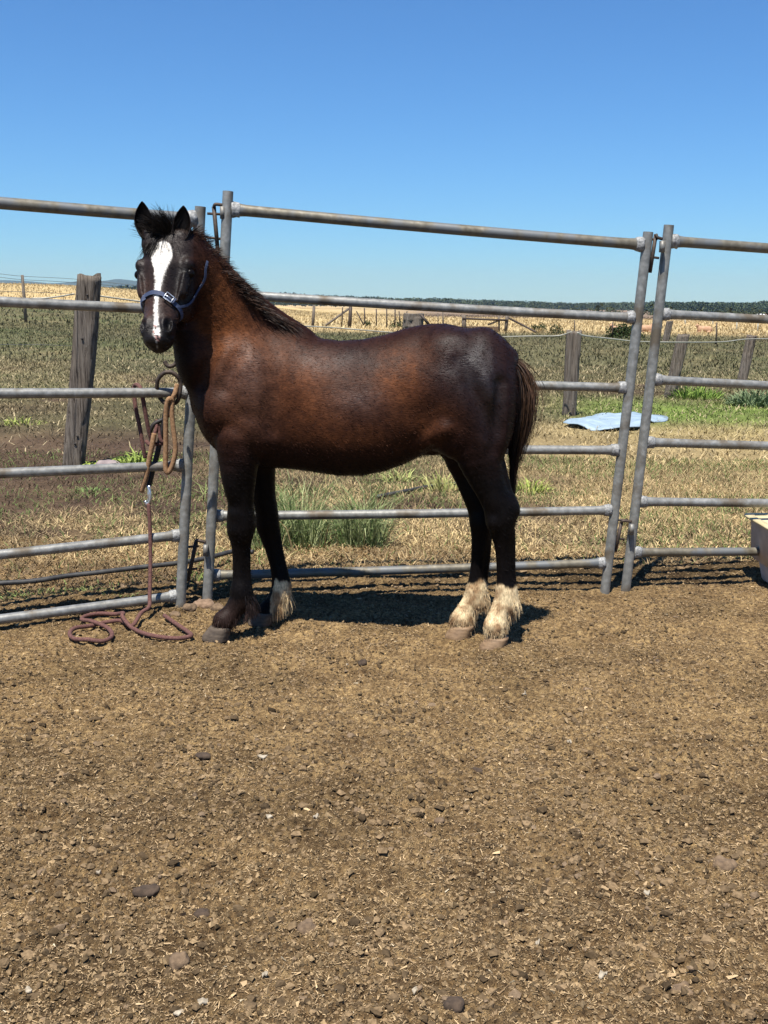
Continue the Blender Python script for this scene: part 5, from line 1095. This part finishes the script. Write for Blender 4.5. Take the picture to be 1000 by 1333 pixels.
def sheet():
    out = [(733, 556), (746, 551), (756, 547), (775, 543.5), (800, 541.5), (825, 542), (842, 545), (868, 546), (866, 549), (845, 551), (838, 556), (832, 560), (805, 561.5), (780, 561.5), (765, 560), (752, 558.5)]
    pts = smooth_path([G(*o) for o in out]+[G(*out[0])], 3)[:-1]; c = pts.mean(0); n_ = len(pts); rings = []
    for k, f in enumerate(np.linspace(1, 0, 9)[:-1]):
        p = c+(pts-c)*f; h = .04+.022*np.cos(np.linspace(0, 6*np.pi, n_))*f+.07*(fbm(p[:, 0]*4.3, p[:, 1]*5, 3, 95)-.4)+.02*(1-f); h = np.where(np.arange(n_) % 1 == 0, h, h); p = p.copy(); p[:, 2] = terr(p[:, 0], p[:, 1])+np.clip(h, .015, .3); rings.append(p)
    und = rings[0]-[0, 0, .012]; V = np.concatenate([und]+rings+[[rings[-1].mean(0)]]); m = len(rings)+1
    i, j = np.meshgrid(np.arange(m-1), np.arange(n_), indexing='ij'); j2 = (j+1) % n_
    o = mesh_np('tin_sheet', V, [np.stack([i*n_+j, i*n_+j2, (i+1)*n_+j2, (i+1)*n_+j], -1).reshape(-1, 4), np.stack([(m-1)*n_+np.arange(n_), (m-1)*n_+(np.arange(n_)+1) % n_, np.full(n_, m*n_)], -1)], M['sheet']); tag(o, 'pale blue crumpled sheet lying flat on the grass behind the right joint', 'sheet')
    a_ = G(967, 583.5); a2 = G(1010, 586.5); o = MB().tube([a_+[0, 0, .03], (a_+a2)/2+[0, 0, .05], a2+[0, 0, .03]], .02, 8, flat=.5).build('white_pipe', M['white']); tag(o, 'thin white length of pipe in the grass under the right panel rail', 'pipe')
sheet()
pp = smooth_path([G(-60, 771)+[0, 0, .03], G(0, 767)+[0, 0, .03], G(45, 764)+[0, 0, .03], G(85, 759)+[0, 0, .035], G(130, 755)+[0, 0, .04], G(180, 750)+[0, 0, .045], G(240, 744)+[0, 0, .05], G(275, 737)+[0, 0, .05], G(310, 728)+[0, 0, .05], G(330, 729)+[0, 0, .045]], 8)
o = MB().tube(pp, .0125, 10).build('poly_pipe', M['poly']); tag(o, 'long dark polythene pipe lying on the grass behind the left panel', 'pipe')
pp = smooth_path([G(490, 652)+[0, 0, .03], G(530, 645)+[0, 0, .035], G(560, 639)+[0, 0, .035], G(600, 634)+[0, 0, .03], G(640, 634)+[0, 0, .03]], 8)
o = MB().tube(pp, .014, 10).build('poly_pipe', M['poly']); tag(o, 'short stretch of dark pipe in the straw seen between the belly and hind legs', 'pipe')
c0 = G(408, 712); clump('weed_clump', 'tall green weed clump behind the belly, right of the forelegs', c0[0], c0[1]+.12, .36, 1700, .22, .72, .0050, (.08, .135, .035), (.36, .39, .19), .34, 101, ry=.2)
c0 = G(440, 700); clump('weed_clump', 'thin pale green spreading weed right of the tall clump', c0[0], c0[1]+.1, .26, 420, .12, .36, .005, (.10, .14, .06), (.22, .26, .13), .8, 102)
c0 = G(180, 605); clump('weed_clump', 'bright yellow green strappy weed left of the hanging ropes', c0[0], c0[1], .15, 260, .13, .25, .016, (.15, .21, .035), (.33, .40, .10), .8, 103, bend=.9)
c0 = G(128, 606); clump('weed_clump', 'small yellow green weed touching the tall timber post foot', c0[0]-.02, c0[1], .10, 90, .07, .15, .012, (.22, .30, .04), (.42, .48, .10), .9, 104, bend=.9)
c0 = G(985, 528); clump('weed_clump', 'bluish grey weed under the last timber post', c0[0], c0[1], .38, 500, .2, .42, .02, (.09, .13, .06), (.2, .26, .13), .7, 105)
c0 = G(905, 518); clump('weed_clump', 'lush green grass tuft seen through the right panel', c0[0], c0[1], .4, 420, .15, .34, .015, (.10, .18, .03), (.24, .33, .07), .6, 106)
c0 = G(690, 642); clump('weed_clump', 'yellow green weed beside the horse tail end', c0[0], c0[1], .14, 130, .08, .2, .01, (.22, .28, .05), (.38, .42, .12), .7, 107)
c0 = G(520, 628); clump('weed_clump', 'pale green seedling under the horse belly', c0[0], c0[1], .10, 60, .08, .2, .012, (.28, .32, .10), (.45, .46, .18), .7, 108)
c0 = G(576, 640); clump('weed_clump', 'pale yellow weed just left of the hind legs', c0[0], c0[1], .12, 90, .12, .26, .010, (.28, .30, .09), (.46, .44, .18), .5, 109)
c0 = G(268, 655); clump('weed_clump', 'wispy green grass between the two left-hand joint posts', c0[0]+.05, c0[1]+.3, .2, 70, .2, .5, .006, (.13, .17, .05), (.28, .30, .12), .9, 110, bend=1.0)
c0 = G(25, 552); clump('weed_clump', 'yellow green tuft at the far left edge', c0[0], c0[1], .3, 140, .06, .16, .014, (.24, .30, .07), (.40, .42, .12), .9, 111)
c0 = G(118, 640); clump('weed_clump', 'low green weed below the tall timber post', c0[0], c0[1], .16, 140, .04, .1, .009, (.11, .17, .05), (.2, .27, .09), 1.0, 112)
c0 = G(250, 765); clump('weed_clump', 'green tuft at the foot of the left joint', c0[0], c0[1]+.1, .14, 160, .03, .08, .006, (.12, .18, .04), (.25, .3, .08), .9, 113, z0=0)
c0 = G(110, 778); clump('weed_clump', 'low green grass patch along the foot of the left panel', c0[0], c0[1]+.02, .42, 900, .02, .06, .005, (.10, .15, .04), (.26, .28, .10), 1.0, 114, z0=0, ry=.14)

def lump(name, label, x, y, r, seed, m, cat, sq=.6, parent=None, lift=.2, group=None, ypx=True):
    f = Field((-1.5, -1.5, -1.2), (1.5, 1.5, 1.2), .13); rs_ = np.random.default_rng(seed); f.ell((0, 0, 0), (1, .85, sq), .1)
    for _ in range(7): q = rs_.normal(size=3); q /= np.linalg.norm(q); f.ell(q*[.8, .7, sq*.8], rs_.uniform(.22, .5, 3), .15)
    V, F = f.mesh(); V = V*(1+.10*(fbm(V[:, 0]*4+V[:, 2]*3+9, V[:, 1]*4+9, 3, seed)-.5))[:, None]; V = V*r; p = np.array([x, y, float(dirt_h(np.array([x]), np.array([y]))[0])+r*sq*lift]); o = mesh_np(name, V, F, m); o.location = p; return tag(o, label, cat, group)
g_ = G(266, 786); lump('dung_clod', 'light brown crusted clod between the two left-hand joint posts', g_[0], g_[1], .05, 1, solid('light_crusted_clod', (.11, .07, .042), (.24, .16, .105), 45, .97, 0, .006), 'clod', .55)
g_ = G(247, 792); lump('dung_clod', 'brown clod at the foot of the left panel post', g_[0], g_[1], .035, 2, M['dung'], 'clod')
g_ = G(284, 791); lump('dung_clod', 'darker clod in front of the middle panel foot', g_[0], g_[1], .032, 3, M['dung'], 'clod')
g_ = G(228, 800); lump('dung_clod', 'small clod just above the coiled lead rope', g_[0], g_[1], .026, 4, M['dung'], 'clod')
r0 = G(142, 607); rk = lump('rock', 'pale mauve rock beside the bright yellow green weed', r0[0], r0[1], .11, 5, M['rock'], 'rock', .5)
for k, (x_, y_, r_, m_, lb, sq) in enumerate(((472, 862, .018, 'dungdark', 'round dark dung ball alone on the dirt below the belly', .8), (233, 1241, .0235, 'dung', 'round brown dung ball low on the left', .7), (190, 1154, .028, 'dungdark', 'flat dark clod left of centre in the foreground', .4), (262, 1178, .02, 'dungdark', 'dark clod right of the flat dark clod', .45), (400, 1203, .026, 'dung', 'oval clod pair in the lower foreground', .5), (621, 1005, .017, 'dungdark', 'small dark dung ball right of centre', .6), (572, 1070, .014, 'dung', 'brown pellet near the middle of the dirt', .6), (887, 1281, .026, 'dung', 'flat tan clod near the bottom right', .35), (590, 1313, .022, 'dungdark', 'dark clod at the bottom edge', .5), (856, 860, .02, 'dungdark', 'thin dark clod in front of the right panel', .3), (765, 898, .02, 'dung', 'small clod right of the white chip', .35), (265, 988, .022, 'dungdark', 'dark flat clod left of the long pale chip', .35), (940, 1120, .035, 'dung', 'broad tan cake of dry dung on the right', .3))):
    p_ = G(x_, y_); lump('dung_clod', lb, p_[0], p_[1], r_, 30+k, M[m_], 'clod', sq)
def chip(label, x_, y_, L_, W_, ang, seed, m='chip'):
    p = G(x_, y_); rs_ = np.random.default_rng(seed); th = np.linspace(0, 2*np.pi, 9, endpoint=False); r_ = .8+.3*rs_.random(9); c = np.array([p[0], p[1], float(dirt_h(np.array([p[0]]), np.array([p[1]]))[0])+.010])
    q = np.stack([L_*.85*r_*np.cos(th), W_*.8*r_*np.sin(th)], -1); R_ = np.array([[math.cos(ang), -math.sin(ang)], [math.sin(ang), math.cos(ang)]]); q = q@R_.T; zt = .004*rs_.normal(size=9)+q[:, 1]*.25
    V = np.concatenate([np.stack([q[:, 0], q[:, 1], zt], -1), np.stack([q[:, 0], q[:, 1], zt-.003], -1), [[0, 0, .003], [0, 0, -.002]]]); k = np.arange(9); k2 = (k+1) % 9
    o = mesh_np('wood_chip', V, [np.stack([k, k2, np.full(9, 18)], -1), np.stack([k2+9, k+9, np.full(9, 19)], -1), np.stack([k, k+9, k2+9, k2], -1)], M[m], None, None, False); o.location = c; tag(o, label, 'chip')
for k, (x_, y_, L_, W_, an, lb) in enumerate(((342, 990, .020, .007, .1, 'long white chip on the dirt below the forelegs'), (683, 907, .010, .006, .0, 'small white chip below the hind hooves'), (351, 1060, .012, .008, .0, 'white chip left of a pair on the dirt'), (411, 1065, .011, .009, -.5, 'white chip right of a pair on the dirt'), (232, 1308, .013, .010, .0, 'round pale chip near the bottom left'), (265, 1298, .014, .010, .6, 'ragged tan chip at the bottom left'), (345, 1273, .008, .006, .5, 'small white chip near the bottom'), (785, 1274, .012, .008, .2, 'tan chip in the lower right foreground'), (842, 1169, .010, .006, .3, 'pale chip on the right of the dirt'), (452, 862, .005, .004, 0, 'tiny pale chip left of the dark dung ball'), (741, 968, .010, .006, -.4, 'cream chip right of centre'), (540, 1290, .009, .007, .4, 'pale chip at the bottom centre'), (700, 1225, .010, .006, 1.0, 'cream sliver in the lower right foreground'), (128, 1130, .009, .005, .3, 'pale chip at the left foreground'), (37, 1283, .008, .007, .2, 'small white chip in the bottom left corner'), (975, 720, .02, .012, 0, 'pale chip by the feed tub')[:6])):
    chip(lb, x_, y_, L_, W_, an, 60+k)
p = G(942, 722); chip('pink scrap of plastic in the dirt under the right panel', 942, 722, .02, .012, .2, 99, 'pink')

# ------------------------------------------------------------------ haze
def haze():
    V = np.array([[x, y, z] for x in (-12500, 12500) for y in (-40, 14500) for z in (-26, 420)], float)
    hm_ = bpy.data.materials.new('haze_air'); hm_.use_nodes = True; n = hm_.node_tree.nodes; l = hm_.node_tree.links; n.remove(n['Principled BSDF'])
    pv = n.new('ShaderNodeVolumePrincipled'); pv.inputs['Density'].default_value = 5.5e-5; pv.inputs['Color'].default_value = (.40, .68, 1.0, 1); pv.inputs['Absorption Color'].default_value = (1, 1, 1, 1); pv.inputs['Anisotropy'].default_value = .3
    l.new(pv.outputs[0], n['Material Output'].inputs['Volume'])
    tag(mesh_np('haze', V, np.array([[0, 1, 3, 2], [4, 6, 7, 5], [0, 4, 5, 1], [2, 3, 7, 6], [0, 2, 6, 4], [1, 5, 7, 3]]), hm_, None, None, False), kind='stuff')
haze()
